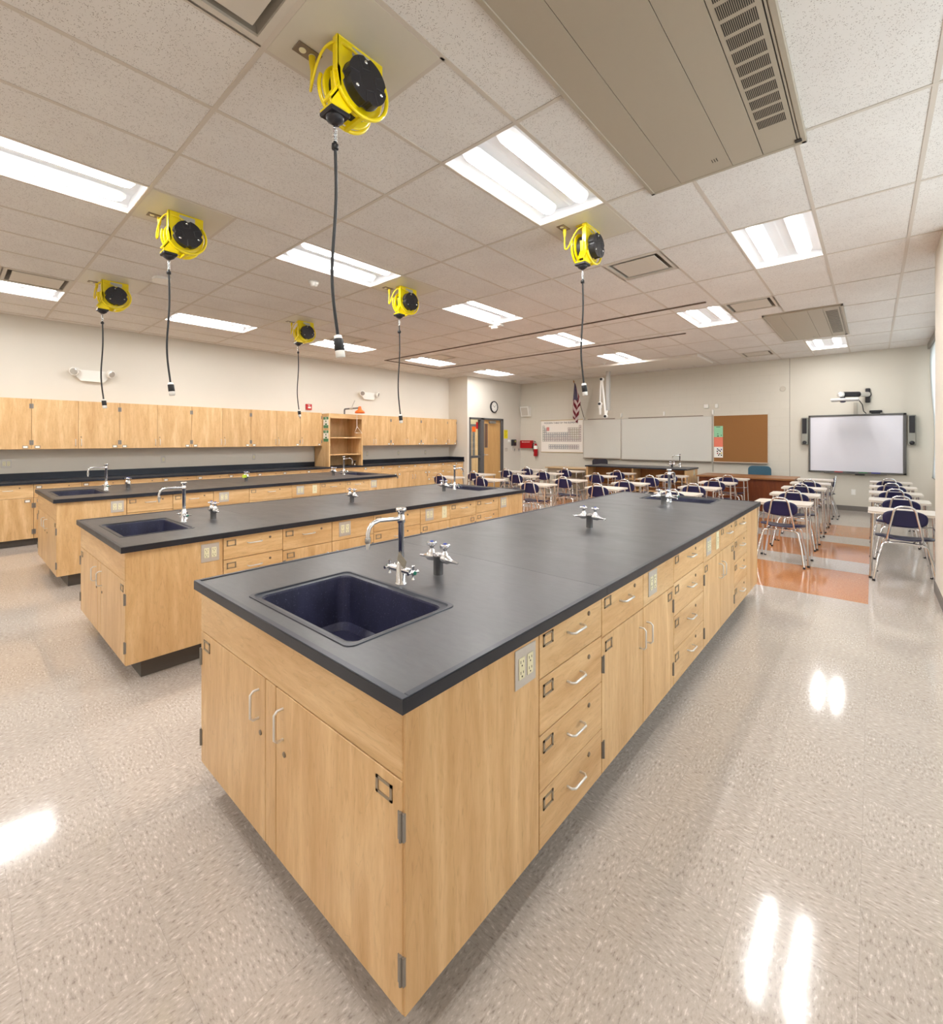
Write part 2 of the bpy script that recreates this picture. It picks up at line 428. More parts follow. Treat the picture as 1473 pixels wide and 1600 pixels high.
class Face:
    """cabinet face: u along the face, d outward, z up"""
    def __init__(s, kind, base):
        s.kind = kind; s.base = base
    def P(s, u, d, z):
        if s.kind == '+x': return Vector((s.base + d, u, z))
        if s.kind == '-y': return Vector((u, s.base - d, z))
        if s.kind == '-x': return Vector((s.base - d, u, z))
    def box(s, mb, u0, u1, d0, d1, z0, z1):
        a = s.P(u0, d0, z0); b = s.P(u1, d1, z1)
        return mb.box(a.x, b.x, a.y, b.y, a.z, b.z)
    def nrm(s): return {'+x': Vector((1, 0, 0)), '-y': Vector((0, -1, 0)), '-x': Vector((-1, 0, 0))}[s.kind]
    def grain(s): return WX if s.kind == '-y' else WY

# ------------------------------------------------------------------ room shell
struct('floor', MB().box(-11.6, 1.3, YF - 0.2, YB + 0.2, -0.1, 0.0), FLOOR)
wl = MB().box(XL - 0.15, XL, YF, YJ + 0.15, 0, H + 0.3)
struct('wall_left', wl, WALL)
struct('wall_left_return', MB().box(XL, XD, YJ, YJ + 0.08, 0, H + 0.3), WALL)
DY0, DY1, DZ = 10.165, 11.825, 2.19
wd = MB().box(XD - 0.12, XD, YJ + 0.08, DY0, 0, H + 0.3).box(XD - 0.12, XD, DY1, YB, 0, H + 0.3).box(XD - 0.12, XD, DY0, DY1, DZ, H + 0.3)
struct('wall_door_side', wd, WALL)
JX = -1.431
struct('wall_back', MB().box(XD - 0.12, JX, YB, YB + 0.15, 0, H + 0.3), BLOCK)
struct('wall_back_right', MB().box(JX + 0.008, XW + 0.2, YB, YB + 0.15, 0, H + 0.3), WALLB)
struct('trim_1', MB().box(JX, JX + 0.008, YB + 0.004, YB + 0.15, 0, H + 0.3), mat('joint_sealant', (120, 112, 100), 0.7, noise=0.02))
struct('wall_front', MB().box(XL - 0.15, XW + 0.2, YF - 0.15, YF, 0, H + 0.3), WALL)
WINS = [(6.75, 12.45), (1.9, 5.55)]
WZ0, WZ1 = 0.78, 3.22
wr = MB().box(XW, XW + 0.2, YF, YB, 0, WZ0).box(XW, XW + 0.2, YF, YB, WZ1, H + 0.3)
wr.box(XW, XW + 0.2, YF, WINS[1][0], WZ0, WZ1).box(XW, XW + 0.2, WINS[1][1], WINS[0][0], WZ0, WZ1).box(XW, XW + 0.2, WINS[0][1], YB, WZ0, WZ1)
struct('wall_right', wr, WALL)
struct('wall_right_pier', MB().box(0.472, XW, 5.76, 6.56, 0, H + 0.3), WALL)
for n, (a, b) in enumerate(WINS, 1):
    w = bpy.data.objects.new('window_%d' % n, None); COL.objects.link(w); w['kind'] = 'structure'; w.location = (XW + 0.1, a, WZ0)
    fr = MB(); cnt = 5
    for q in range(cnt + 1):
        y = a + (b - a) * q / cnt; fr.box(XW + 0.07, XW + 0.13, y - 0.03, y + 0.03, WZ0, WZ1)
    fr.box(XW + 0.07, XW + 0.13, a, b, WZ0, WZ0 + 0.06).box(XW + 0.07, XW + 0.13, a, b, WZ1 - 0.06, WZ1)
    fr.build('window_frame', mat('window_aluminium', (120, 118, 114), 0.4, 0.6, noise=0.03), w)
    MB().box(XW + 0.097, XW + 0.103, a, b, WZ0, WZ1).build('pane', GLASSM, w)
    MB().box(XW - 0.03, XW + 0.07, a, b, WZ0 - 0.03, WZ0).build('window_sill', WHITEP, w)
struct('baseboard_back', MB().box(XD, 0.98, YB - 0.008, YB, 0, 0.105), TRIMG)
struct('baseboard_right', MB().box(0.464, 0.472, 5.76, 6.56, 0, 0.105).box(0.464, XW, 6.56, 6.568, 0, 0.105).box(XW - 0.008, XW, 6.57, YB, 0, 0.105), TRIMG)
struct('baseboard_door_side', MB().box(XD, XD + 0.008, DY1 + 0.06, YB - 0.01, 0, 0.105).box(XD, XD + 0.008, YJ, DY0 - 0.06, 0, 0.105), TRIMG)

# corridor behind the door
cor = MB().box(-11.25, -11.15, 10.17, 14.3, 0, 2.9).box(-11.2, XL - 0.16, 10.17, 10.23, 0, 2.9).box(-11.2, XD - 0.13, 14.25, 14.35, 0, 2.9)
struct('wall_corridor', cor, mat('corridor_paint', (216, 200, 160), 0.6, noise=0.02))
struct('ceiling_corridor', MB().box(-11.25, XD - 0.13, 10.17, 14.35, 2.75, 2.85), DIFFW)
struct('floor_corridor', MB().box(-11.3, XD - 0.13, 13.0, 14.35, -0.1, 0.0), FLOOR)
d2 = bpy.data.objects.new('door_2', None); COL.objects.link(d2); d2['kind'] = 'structure'; d2.location = (-11.15, 13.1, 0)
MB().box(-11.15, -11.10, 12.62, 12.78, 0, 2.1).box(-11.15, -11.10, 13.42, 13.58, 0, 2.1).box(-11.15, -11.10, 12.78, 13.42, 2.0, 2.1).build('door_frame', FRAMEG, d2)
d2l = MB().box(-11.15, -11.11, 12.78, 13.42, 0, 2.0).build('door_leaf', WV, d2)
MB().box(-11.11, -11.105, 12.84, 12.98, 0.9, 1.9).build('vision_frame', FRAMEG, d2l)
cl = thing('corridor_light', 'lit ceiling panel in the corridor beyond the door', 'ceiling light', (-10.2, 12.0, 2.74))
MB().box(-10.5, -9.9, 11.3, 12.7, 2.715, 2.74).build('lens', mat('corridor_lens', (250, 245, 230), 0.4, emit=(1, 0.93, 0.8), emit_s=3.5), cl)

# door_1 : grey frame, sidelight and maple leaf
d1 = bpy.data.objects.new('door_1', None); COL.objects.link(d1); d1['kind'] = 'structure'; d1.location = (XD, 11.0, 0)
M0, M1, L1 = 10.70, 10.845, 11.70
fx0, fx1 = XD - 0.12, XD + 0.012
f = MB()
f.box(fx0, fx1, DY0, DY0 + 0.055, 0, DZ).box(fx0, fx1, DY1 - 0.11, DY1, 0, DZ).box(fx0, fx1, DY0, DY1, DZ - 0.055, DZ)
f.box(fx0, fx1, M0, M1, 0, DZ).box(fx0 + 0.02, fx1 - 0.02, DY0, M0, 0.975, 1.05).box(fx0 + 0.02, fx1 - 0.02, DY0, M0, 0, 0.12)
f.build('door_frame', FRAMEG, d1, 0.003)
MB().box(XD - 0.065, XD - 0.059, DY0 + 0.05, M0, 0.12, DZ - 0.05).build('sidelight_glass', GLASSM, d1)
leaf = MB().box(XD - 0.085, XD - 0.04, M1, DY1 - 0.11, 0.01, DZ - 0.055)
lf = leaf.build('door_leaf', maple('door_maple', (5, 5, 0.7), (205, 158, 98), (222, 178, 118)), d1)
MB().box(XD - 0.04, XD - 0.034, 10.93, 11.07, 1.28, 2.02).build('vision_frame', FRAMEG, lf)
MB().box(XD - 0.034, XD - 0.031, 10.955, 11.045, 1.305, 1.995).build('vision_glass', mat('wired_glass', (120, 84, 62), 0.15, noise=0.06), lf)
MB().box(XD - 0.04, XD + 0.03, 11.12, 11.42, 2.03, 2.11).build('door_closer', mat('closer_grey', (140, 138, 134), 0.4, 0.5, noise=0.03), lf, 0.006)
h = MB().cyl((XD - 0.04, 10.90, 1.06), (XD + 0.02, 10.90, 1.06), 0.012).cyl((XD + 0.02, 10.90, 1.06), (XD + 0.02, 11.02, 1.06), 0.010)
h.lathe((XD - 0.04, 10.90, 1.06), (1, 0, 0), [(0, 0.032), (0.008, 0.03)]); h.build('door_lever', SATIN, lf)
for nm, y0, y1, z0, z1, m, lb in (('door_notice', 10.36, 10.52, 1.76, 1.92, ORANGE, 'small orange notice taped on the door sidelight glass'),):
    tag(MB().box(XD - 0.0585, XD - 0.056, y0, y1, z0, z1).build(nm, m, None, loc=(0, 0, 0)), lb, 'notice')
tag(MB().box(XD - 0.0585, XD - 0.056, 10.54, 10.63, 1.85, 2.06).build('door_notice', RED, None), 'narrow dark red notice on the sidelight glass, right of the orange one', 'notice')

# ------------------------------------------------------------------ ceiling
LIGHTS = [(-1, 0), (-1, 4), (1, 2), (1, 7), (-5, -2), (-5, 0), (-5, 2), (-5, 4), (-5, 6), (-11, -2), (-11, 0), (-11, 2), (-11, 4), (-11, 6),
          (-1, -4), (-5, -4), (-11, -4), (1, -2)]  # unseen lights added on the same grid to brighten the near cabinet fronts
HALF = {}   # half cells: (i, j*2)
PANELS = [(-1, -1), (-5, -1), (-9, -1), (-9, 1), (-5, 1), (-1, 1)]
VENTS = [(-1, -1.5), (-10, -1.5), (-1, 2), (0, 4), (-1, 7.5), (-10, 2), (-10, 4), (-10, 7.5)]
HV = [(-1.254, -0.303, 1.20, 3.525), (-1.254, -0.303, 8.12, 10.42)]
skip = set()
for i, j in LIGHTS: skip.add((i, 2 * j)); skip.add((i, 2 * j + 1))
for i, j in VENTS: skip.add((i, int(2 * j)))
ce = MB(); gr = MB()
imin, imax = math.floor((-11.2 - GX) / TX), math.ceil((XW - GX) / TX)
imin = math.floor((XL - GX) / TX) - 0
jmin, jmax = math.floor((YF - GY) / TY * 2), math.ceil((YB - GY) / TY * 2)
for i in range(imin, imax):
    x0, x1 = max(gi(i), XL), min(gi(i + 1), XW)
    if x1 <= x0: continue
    for jj in range(jmin, jmax):
        y0, y1 = max(gj(jj / 2), YF), min(gj(jj / 2 + .5), YB)
        if y1 <= y0 or (i, jj) in skip: continue
        ce.quad((x0, y0, H), (x0, y1, H), (x1, y1, H), (x1, y0, H))
struct('ceiling', ce, TILE)
G = 0.0125
for i in range(imin, imax + 1):
    x = gi(i)
    if XL < x < XW: gr.box(x - G, x + G, YF, YB, H - 0.004, H + 0.004)
for j in range(jmin // 2, jmax // 2 + 1):
    y = gj(j)
    if YF < y < YB: gr.box(XL, XW, y - G, y + G, H - 0.0045, H + 0.0035)
for i, j in VENTS:
    jm = j if j != int(j) else j + .5
    y = gj(jm); gr.box(gi(i), gi(i + 1), y - G, y + G, H - 0.004, H + 0.004)
for i, j in PANELS:
    y = gj(j + .5); gr.box(gi(i), gi(i + 1), y - G, y + G, H - 0.004, H + 0.004)
gr.box(XL, XL + 0.02, YF, YB, H - 0.004, H + 0.004).box(XD, XW, YB - 0.02, YB, H - 0.004, H + 0.004).box(XD, XD + 0.02, YJ, YB, H - 0.004, H + 0.004).box(XL, XD + .02, YJ - 0.02, YJ, H - 0.004, H + 0.004)
struct('ceiling_grid', gr, GRID)
struct('ceiling_void', MB().box(XL - .1, XW + .2, YF - .1, YB + .1, H + 0.28, H + 0.34), SEAMD)

# light fixtures
def make_light():
    t = thing('ceiling_light', '', 'ceiling light')
    a, b = TX / 2 - 0.014, TY / 2 - 0.014
    hs = MB()
    D = 0.10
    prof = [(-a, 0.02), (-a + 0.012, 0.055), (-a * 0.5, D * 0.85), (-0.012, 0.070), (0, 0.066), (0.012, 0.070), (a * 0.5, D * 0.85), (a - 0.012, 0.055), (a, 0.02)]
    for p, q in zip(prof, prof[1:]):
        hs.quad((p[0], -b, p[1]), (q[0], -b, q[1]), (q[0], b, q[1]), (p[0], b, p[1]))
    for y in (-b, b): hs.quad((-a, y, 0), (a, y, 0), (a, y, D), (-a, y, D))
    hs.box(-a - 0.014, -a + 0.004, -b - 0.014, b + 0.014, -0.001, 0.11).box(a - 0.004, a + 0.014, -b - 0.014, b + 0.014, -0.001, 0.11)
    hs.box(-a, a, -b - 0.014, -b + 0.003, -0.001, 0.11).box(-a, a, b - 0.003, b + 0.014, -0.001, 0.11)
    hs.box(-a, a, -b, b, 0.104, 0.112)
    hs.build('housing', HOUSE, t)
    for sx_ in (-1, 1):
        ln = MB(); cxx = sx_ * a * 0.5; n = 10; L = b - 0.045; r = 0.068
        ring = []
        for q in range(n + 1):
            an = math.pi * q / n
            ring.append((cxx - r * math.cos(an), 0.070 - 0.058 * math.sin(an)))
        vs = []
        stations = [(-L, 0.35), (-L + 0.03, 0.85), (-L + 0.07, 1), (L - 0.07, 1), (L - 0.03, 0.85), (L, 0.35)]
        for y, k_ in stations:
            vs += [(cxx + (p[0] - cxx) * k_, y, 0.070 + (p[1] - 0.070) * k_) for p in ring]
        fs = []
        w = n + 1
        for st in range(len(stations) - 1):
            for q in range(n): fs.append((st * w + q, st * w + q + 1, (st + 1) * w + q + 1, (st + 1) * w + q))
        fs.append(tuple(range(w))); fs.append(tuple(range(5 * w, 6 * w)))
        ln.add(vs, fs, True)
        ln.build('lens', LENSM, t)
    return t
LP = make_light()
LLAB = {(-1, 0): 'large two-lamp ceiling light nearest the camera, left of the big air unit',
        (-1, 4): 'two-lamp ceiling light over the desks beside the ceiling curtain track',
        (1, 2): 'two-lamp ceiling light beyond the big air unit, toward the windows',
        (1, 7): 'two-lamp ceiling light directly beyond the small far air unit',
        (-5, -2): 'long bright ceiling light at the upper left edge of the view',
        (-5, 0): 'ceiling light left of a yellow reel, crossed by the nearest hanging black cord',
        (-5, 2): 'ceiling light in mid room with a small white sensor at its corner',
        (-5, 4): 'ceiling light between the two long dark ceiling track lines',
        (-5, 6): 'ceiling light partly over the white ceiling canopy near the flag',
        (-11, -2): 'ceiling light at the left edge below a square vent, above the upper cabinets',
        (-11, 0): 'ceiling light near the left wall behind the second hanging cord',
        (-11, 2): 'ceiling light near the left wall behind the end of the nearest cord',
        (-11, 4): 'ceiling light near the left wall inside the corner of the dark ceiling track',
        (-11, 6): 'farthest ceiling light, in front of the clock and door',
        (-1, -4): 'added unseen ceiling light behind the camera, right of the middle of the room',
        (-5, -4): 'added unseen ceiling light behind the camera over the middle of the room',
        (-11, -4): 'added unseen ceiling light behind the camera near the left wall',
        (1, -2): 'added unseen ceiling light behind the camera near the windows'}
for n, (i, j) in enumerate(LIGHTS):
    place(LP, n > 0, (gi(i + .5), gj(j + .5), H), 0, LLAB[(i, j)], 'ceiling light', 'recessed ceiling lights')

# square diffusers
def make_vent():
    t = thing('ceiling_vent', '', 'vent'); a = TX / 2
    fr = MB()
    for x0, x1, y0, y1 in ((-a, a, -a, -a + 0.045), (-a, a, a - 0.045, a), (-a, -a + 0.045, -a + 0.045, a - 0.045), (a - 0.045, a, -a + 0.045, a - 0.045)):
        fr.box(x0, x1, y0, y1, -0.004, 0.012)
    fr.build('vent_frame', DIFFW, t)
    c = MB(); b = a - 0.045
    for (x0, y0, x1, y1) in ((-b, -b, b, -b), (b, -b, b, b), (b, b, -b, b), (-b, b, -b, -b)):
        s_ = 0.72; c.quad((x0, y0, 0.01), (x1, y1, 0.01), (x1 * s_, y1 * s_, 0.12), (x0 * s_, y0 * s_, 0.12))
    c.quad((-b * .72, -b * .72, .12), (b * .72, -b * .72, .12), (b * .72, b * .72, .12), (-b * .72, b * .72, .12))
    c.build('cone', mat('vent_cavity', (150, 142, 130), 0.6, noise=0.02), t)
    p = a - 0.085
    MB().box(-p, p, -p, p, -0.004, 0.006).build('plaque', DIFFW, t, 0.003)
    return t
VP_ = make_vent()
VL = ['square vent at the top edge next to the nearest yellow reel', 'square vent at the left edge above a ceiling light',
      'square vent right of the yellow reel on the right', 'square vent between the two right-hand ceiling lights',
      'small far square vent between the canopy and the far air unit', 'square vent behind the nearest hanging plug on the left side',
      'square vent beside the light inside the dark track corner', 'square vent in the far left ceiling near the clock wall']
for n, (i, j) in enumerate(VENTS):
    place(VP_, n > 0, (gi(i + .5), gj(j + .25), H), 0, VL[n], 'vent', 'square ceiling vents')

# air units
for n, (x0, x1, y0, y1) in enumerate(HV):
    t = thing('air_unit', ['large putty ceiling air unit with slotted grille at the top right', 'far putty ceiling air unit with slotted grille, near the windows'][n], 'air unit', ((x0 + x1) / 2, (y0 + y1) / 2, H), 'ceiling air units')
    zb = H - 0.030
    fr = MB().box(x0, x0 + 0.03, y0, y1, zb, H).box(x1 - 0.03, x1, y0, y1, zb, H).box(x0, x1, y0, y0 + 0.03, zb, H).box(x0, x1, y1 - 0.03, y1, zb, H)
    fr.build('unit_frame', PUTTY, t, 0.004)
    xs = [x0 + 0.03, -1.035, -0.706, -0.532, x1 - 0.045, x1 - 0.03]
    MB().box(x0 + 0.03, x1 - 0.03, y0 + .03, y1 - .03, zb + 0.013, H - 0.001).build('cavity', SEAMD, t)
    for q in range(5):
        g = 0.003 if q < 3 else 0.006
        MB().box(xs[q] + (g / 2 if q else 0), xs[q + 1] - g / 2, y0 + 0.032, y1 - 0.032, zb + 0.003, zb + 0.014).build('unit_panel' if q != 3 else 'grille_panel', PUTTY, t)
    sl = MB(); rows = 17; yy = y1 - 0.33
    for r_ in range(rows):
        for c_ in range(18):
            y = yy - r_ * 0.105; x = -0.508 + c_ * 0.0077
            sl.box(x, x + 0.0042, y - 0.080, y, zb + 0.0018, zb + 0.0035)
    sl.build('grille_slots', SEAMD, t)
    bd = MB()
    for c_ in range(3): bd.box(-0.80 + c_ * 0.014, -0.796 + c_ * 0.014, y1 - 0.19, y1 - 0.15, zb + 0.0018, zb + 0.0034)
    bd.build('badge', SEAMD, t)
    MB().box(-0.36, -0.325, y1 - 0.075, y1 - 0.045, zb - 0.004, zb + 0.003).build('screw_plate', SEAMD, t)

# ceiling track (dark channel, U shaped)
tz = H - 0.016
tr = MB(); ty0, ty1, tx0 = gj(3.76), gj(5.2), gi(-11.5)
tr.box(tx0, gi(-0.19), ty0 - 0.018, ty0 + 0.018, tz, H - 0.003).box(tx0, gi(-1.44), ty1 - 0.018, ty1 + 0.018, tz, H - 0.003).box(tx0 - 0.018, tx0 + 0.018, ty0 - 0.018, ty1 + 0.018, tz, H - 0.003)
tag(tr.build('ceiling_track', mat('track_bronze', (108, 90, 76), 0.5, noise=0.03), None, loc=(tx0, ty0, H)), 'long dark U-shaped channel track running across the ceiling', 'ceiling track')
# canopy with extraction arm
cp = MB().box(-5.70, -2.86, 10.78, 12.10, H - 0.055, H)
tag(cp.build('ceiling_canopy', mat('canopy_white', (222, 216, 206), 0.5, noise=0.01), None, 0.006, loc=(-4.28, 11.44, H)), 'wide flat white canopy panel on the ceiling above the demonstration bench', 'ceiling panel')
ex = thing('extraction_arm', 'white jointed extraction arm hanging folded from a grey post beside the flag', 'extraction arm', (-5.27, 11.6, H - 0.055))
MB().box(-5.315, -5.232, 11.57, 11.66, 2.30, H - 0.055).build('post', mat('post_grey', (196, 196, 194), 0.4, 0.3, noise=0.02), ex, 0.004)
j1, j2, j3 = Vector((-5.40, 11.50, 3.13)), Vector((-5.29, 11.50, 2.14)), Vector((-5.44, 11.48, 2.475))
am = MB().tube([j1, j2], 0.026, 12); am.build('upper_tube', WHITEP, ex)
MB().tube([j1 + Vector((-.02, -.02, 0)), j3], 0.018, 12).build('lower_tube', WHITEP, ex)
nz = MB().lathe(j3, (0, 0, -1), [(-0.08, 0.02), (0, 0.035), (0.10, 0.045), (0.12, 0.03), (0.28, 0.03), (0.285, 0.02)], 14); nz.build('nozzle', WHITEP, ex)
for q, p in enumerate((j1, j2, j3)):
    jt = MB().lathe(p + Vector((0, 0.04, 0)), (0, -1, 0), [(0, 0.05), (0.07, 0.055), (0.085, 0.045)], 16).build('joint', WHITEP, ex)
    MB().lathe(p + Vector((0, -0.045, 0)), (0, -1, 0), [(0, 0.036), (0.014, 0.034)], 14).build('knob', BLACKP, jt)
MB().tube([(-5.28, 11.56, 2.30), (-5.29, 11.53, 2.2), j2], 0.02, 10).build('elbow', WHITEP, ex)

# small ceiling devices
def ceil_dev(name, label, cat, x, y, prof, m=WHITEP):
    return tag(MB().lathe((x, y, H - .003), (0, 0, -1), prof, 20).build(name, m, None, loc=(x, y, H)), label, cat)
ceil_dev('smoke_detector', 'round white detector below the light crossed by the nearest cord', 'detector', -4.965, 2.865, [(0, 0.06), (0.02, 0.06), (0.03, 0.045), (0.05, 0.04), (0.055, 0.02)])
t = thing('occupancy_sensor', 'white boxy sensor at the corner of the mid-room ceiling light', 'sensor', (-4.61, 5.92, H))
MB().box(-4.72, -4.50, 5.86, 5.98, H - 0.03, H - .003).build('sensor_base', WHITEP, t, 0.006)
MB().box(-4.66, -4.56, 5.84, 5.90, H - 0.07, H - 0.03).build('sensor_head', WHITEP, t, 0.008)
t = thing('wireless_access_point', 'flat oval white device on the ceiling right of the second reel', 'wireless device', (-6.19, 1.64, H))
ov = rrect(-6.30, -6.08, 1.56, 1.72, 0.078); MB().prism(ov, 'z', H - 0.035, H - .003).build('cover', WHITEP, t, 0.006)
ceil_dev('sprinkler_head', 'small white sprinkler head left of the light near the flag', 'sprinkler', -4.90, 10.58, [(0, 0.035), (0.006, 0.035), (0.008, 0.01), (0.03, 0.01), (0.032, 0.018), (0.036, 0.018)])

# ------------------------------------------------------------------ cord reels
def make_panel():
    t = thing('reel_mounting_panel', '', 'ceiling panel'); a, b = TX / 2 - 0.012, TY / 4 - 0.012
    MB().box(-a, a, -b, b, -0.006, -0.001).build('sheet', PLATEW, t)
    op = MB().box(-0.195, -0.125, -0.215, -0.095, -0.012, -0.006).build('outlet_plate', mat('bronze_plate', (140, 124, 106), 0.35, 0.4, noise=0.04), t, 0.001)
    for y in (-0.18, -0.13):
        MB().lathe((-0.16, y, -0.012), (0, 0, -1), [(0, 0.017), (0.003, 0.016)], 14).build('receptacle', IVORY, op)
    return t
def make_reel(drop, ball):
    t = thing('cord_reel', '', 'cord reel')
    zc, yc = -0.180, 0.012
    # bracket : flange on the panel, upright web, arm with nose
    br = MB()
    br.box(-0.065, 0.045, -0.115, 0.135, -0.013, -0.006)
    poly = [(-0.115, -0.010), (0.135, -0.010), (0.135, -0.13), (0.11, -0.19), (0.055, -0.235), (0.0, -0.25), (-0.03, -0.31), (-0.06, -0.343), (-0.145, -0.343), (-0.15, -0.32), (-0.10, -0.24), (-0.115, -0.17)]
    br.prism(poly, 'x', 0.030, 0.042)
    br.box(0.004, 0.042, -0.122, -0.110, -0.17, -0.006)
    br.prism([(-0.118, -0.15), (-0.108, -0.15), (-0.10, -0.24), (-0.148, -0.32), (-0.158, -0.315), (-0.112, -0.235)], 'x', -0.016, 0.042)
    br.box(-0.050, 0.050, -0.155, -0.055, -0.349, -0.339)
    br.build('bracket', YELLOW, t, 0.003)
    MB().box(0.0425, 0.0435, -0.04, 0.075, -0.062, -0.020).build('warning_label', mat('grey_label', (190, 188, 180), 0.5, noise=0.25, nscale=160), t)
    # drum flanges
    for x0, x1 in ((0.010, 0.022), (-0.075, -0.063)):
        MB().lathe((x0, yc, zc), (1, 0, 0), [(0, 0.10), (0, 0.134), (0.003, 0.141), (x1 - x0 - 0.003, 0.141), (x1 - x0, 0.134), (x1 - x0, 0.10)], 40).build('flange', YELLOW, t)
    MB().lathe((-0.064, yc, zc), (1, 0, 0), [(0, 0.112), (0.075, 0.112)], 32).build('wound_cord', BLACKR, t)
    # tubular guards round the drum
    for x in (0.050, -0.090):
        pts = [(x, yc + 0.146 * math.cos(R(a)), zc + 0.146 * math.sin(R(a))) for a in range(-150 if x > 0 else -200, 41 if x > 0 else 61, 10)]
        MB().tube(pts, 0.010, 10).build('guard', YELLOW, t)
    MB().box(-0.09, 0.05, yc - 0.01, yc + 0.01, zc - 0.156, zc - 0.138).build('guard_strap', YELLOW, t)
    # black spring cover with notches
    cv = MB(); n = 48; prof = []
    for q in range(n):
        a = 2 * math.pi * q / n
        r_ = 0.103 - (0.011 if (q % 12) in (0, 1) else 0.0)
        prof.append((yc + r_ * math.cos(a), zc + r_ * math.sin(a)))
    cv.prism(prof, 'x', 0.043, 0.098)
    c = cv.build('spring_cover', BLACKP, t, 0.003)
    rb = MB()
    for q in range(4):
        a = R(15 + 90 * q); u = Vector((0, math.cos(a), math.sin(a))); w = Vector((0, -math.sin(a), math.cos(a)))
        o_ = Vector((0.098, yc, zc))
        for s_ in (-1, 1):
            p0 = o_ + u * 0.045 + w * s_ * 0.022; p1 = o_ + u * 0.094 + w * s_ * 0.032
            rb.tube([p0, p1], 0.0035, 6)
        rb.tube([o_ + u * 0.045 - w * 0.022, o_ + u * 0.045 + w * 0.022], 0.0035, 6)
    rb.build('ribs', BLACKP, c)
    sc = MB()
    for q in range(3):
        a = R(100 + 120 * q); sc.lathe((0.097, yc + 0.080 * math.cos(a), zc + 0.080 * math.sin(a)), (1, 0, 0), [(0, 0.009), (0.004, 0.009), (0.006, 0.004)], 10)
    sc.build('screws', CHROME, c)
    MB().lathe((-0.13, yc, zc), (1, 0, 0), [(0, 0.06), (0.003, 0.07), (0.035, 0.08)], 28).build('rear_cap', BLACKP, t)
    # guide box and drop cord
    gb = MB().box(-0.052, 0.052, -0.157, -0.053, -0.371, -0.349).build('cord_guide', BLACKP, t, 0.006)
    MB().lathe((0, -0.105, -0.371), (0, 0, -1), [(0, 0.042), (0.012, 0.04), (0.022, 0.025), (0.03, 0.014)], 20).build('guide_mouth', BLACKP, gb)
    zt, zb = -0.41, drop
    sp = MB()
    for q in range(9): sp.lathe((0, -0.105, -0.418 - q * 0.0075), (0, 0, -1), [(0, 0.0085), (0.0035, 0.0095), (0.0045, 0.0085)], 10)
    sp.build('strain_spring', CHROME, t)
    pts = []
    for q in range(25):
        f_ = q / 24; z = zt + (zb - zt) * f_
        w = math.sin(f_ * 7.0) * 0.016 * f_
        pts.append((w * 0.7, -0.105 + w, z))
    dc = MB().tube(pts, 0.0075, 8).build('drop_cord', BLACKR, t)
    if ball == 'ball': MB().ball((0, -0.105, -0.56), 0.022).build('ball_stop', BLACKR, dc)
    else: MB().lathe((0, -0.105, -0.492), (0, 0, -1), [(0, 0.012), (0.003, 0.016), (0.025, 0.016), (0.028, 0.01)], 12).build('cord_stop', BLACKR, dc)
    e = Vector(pts[-1]); a_ = (e - Vector(pts[-2])).normalized()
    cn = MB().lathe(e - a_ * 0.005, a_, [(0, 0.010), (0.004, 0.018), (0.018, 0.019)], 14).build('connector_collar', WHITEP, dc)
    MB().lathe(e + a_ * 0.013, a_, [(0, 0.021), (0.002, 0.023), (0.055, 0.023), (0.057, 0.021)], 14).build('connector_body', BLACKR, dc)
    MB().lathe(e + a_ * 0.070, a_, [(0, 0.022), (0.030, 0.022), (0.032, 0.018)], 14).build('connector_face', WHITEP, dc)
    # yellow supply cord from the outlet
    pg = [(-0.16, -0.13, -0.014), (-0.16, -0.131, -0.075)]
    P = [(-0.16, -0.131, -0.07), (-0.158, -0.135, -0.14), (-0.148, -0.145, -0.19), (-0.122, -0.158, -0.205), (-0.092, -0.166, -0.18), (-0.06, -0.163, -0.12), (-0.025, -0.150, -0.065), (0.015, -0.125, -0.038), (0.048, -0.08, -0.042), (0.062, -0.03, -0.06), (0.06, 0.01, -0.085), (0.05, 0.03, -0.10)]
    # smooth the polyline
    def cr(P, n=5):
        out = []
        for i_ in range(len(P) - 1):
            p0 = Vector(P[max(0, i_ - 1)]); p1 = Vector(P[i_]); p2 = Vector(P[i_ + 1]); p3 = Vector(P[min(len(P) - 1, i_ + 2)])
            for q in range(n):
                u = q / n
                out.append(0.5 * ((2 * p1) + (p2 - p0) * u + (2 * p0 - 5 * p1 + 4 * p2 - p3) * u * u + (3 * p1 - p0 - 3 * p2 + p3) * u ** 3))
        out.append(Vector(P[-1])); return out
    sc_ = MB().tube(cr(P), 0.0065, 8).build('supply_cord', YELC, t)
    MB().lathe(pg[0], (0, 0, -1), [(0, 0.016), (0.03, 0.015), (0.065, 0.009)], 12).build('plug', YELC, sc_)
    return t
REELS = [((-1, -1), 1.945, 'nearest yellow cord reel at the top, hanging longest toward the camera', 'spring'),
         ((-5, -1), 1.985, 'second yellow cord reel along the near row, left of the smoke detector', 'spring'),
         ((-9, -1), 1.93, 'far-left yellow cord reel with cord hanging over the upper cabinets', 'spring'),
         ((-9, 1), 1.985, 'farthest small yellow cord reel, left of the nearest hanging plug', 'spring'),
         ((-5, 1), 1.765, 'yellow cord reel right of the nearest cord, with a black ball stop', 'ball'),
         ((-1, 1), 1.945, 'yellow cord reel seen edge on at the right, below a bright light', 'spring')]
PPR = make_panel(); RP = make_reel(1.985 - H, 'spring')
PLAB = ['bare panel holding the nearest yellow cord reel', 'bare panel holding the second yellow reel of the near row', 'bare panel holding the far-left yellow reel above the cabinets',
        'bare panel holding the farthest small yellow reel', 'bare panel holding the yellow reel with a ball stop', 'bare panel holding the yellow reel at the right']
usedr = False
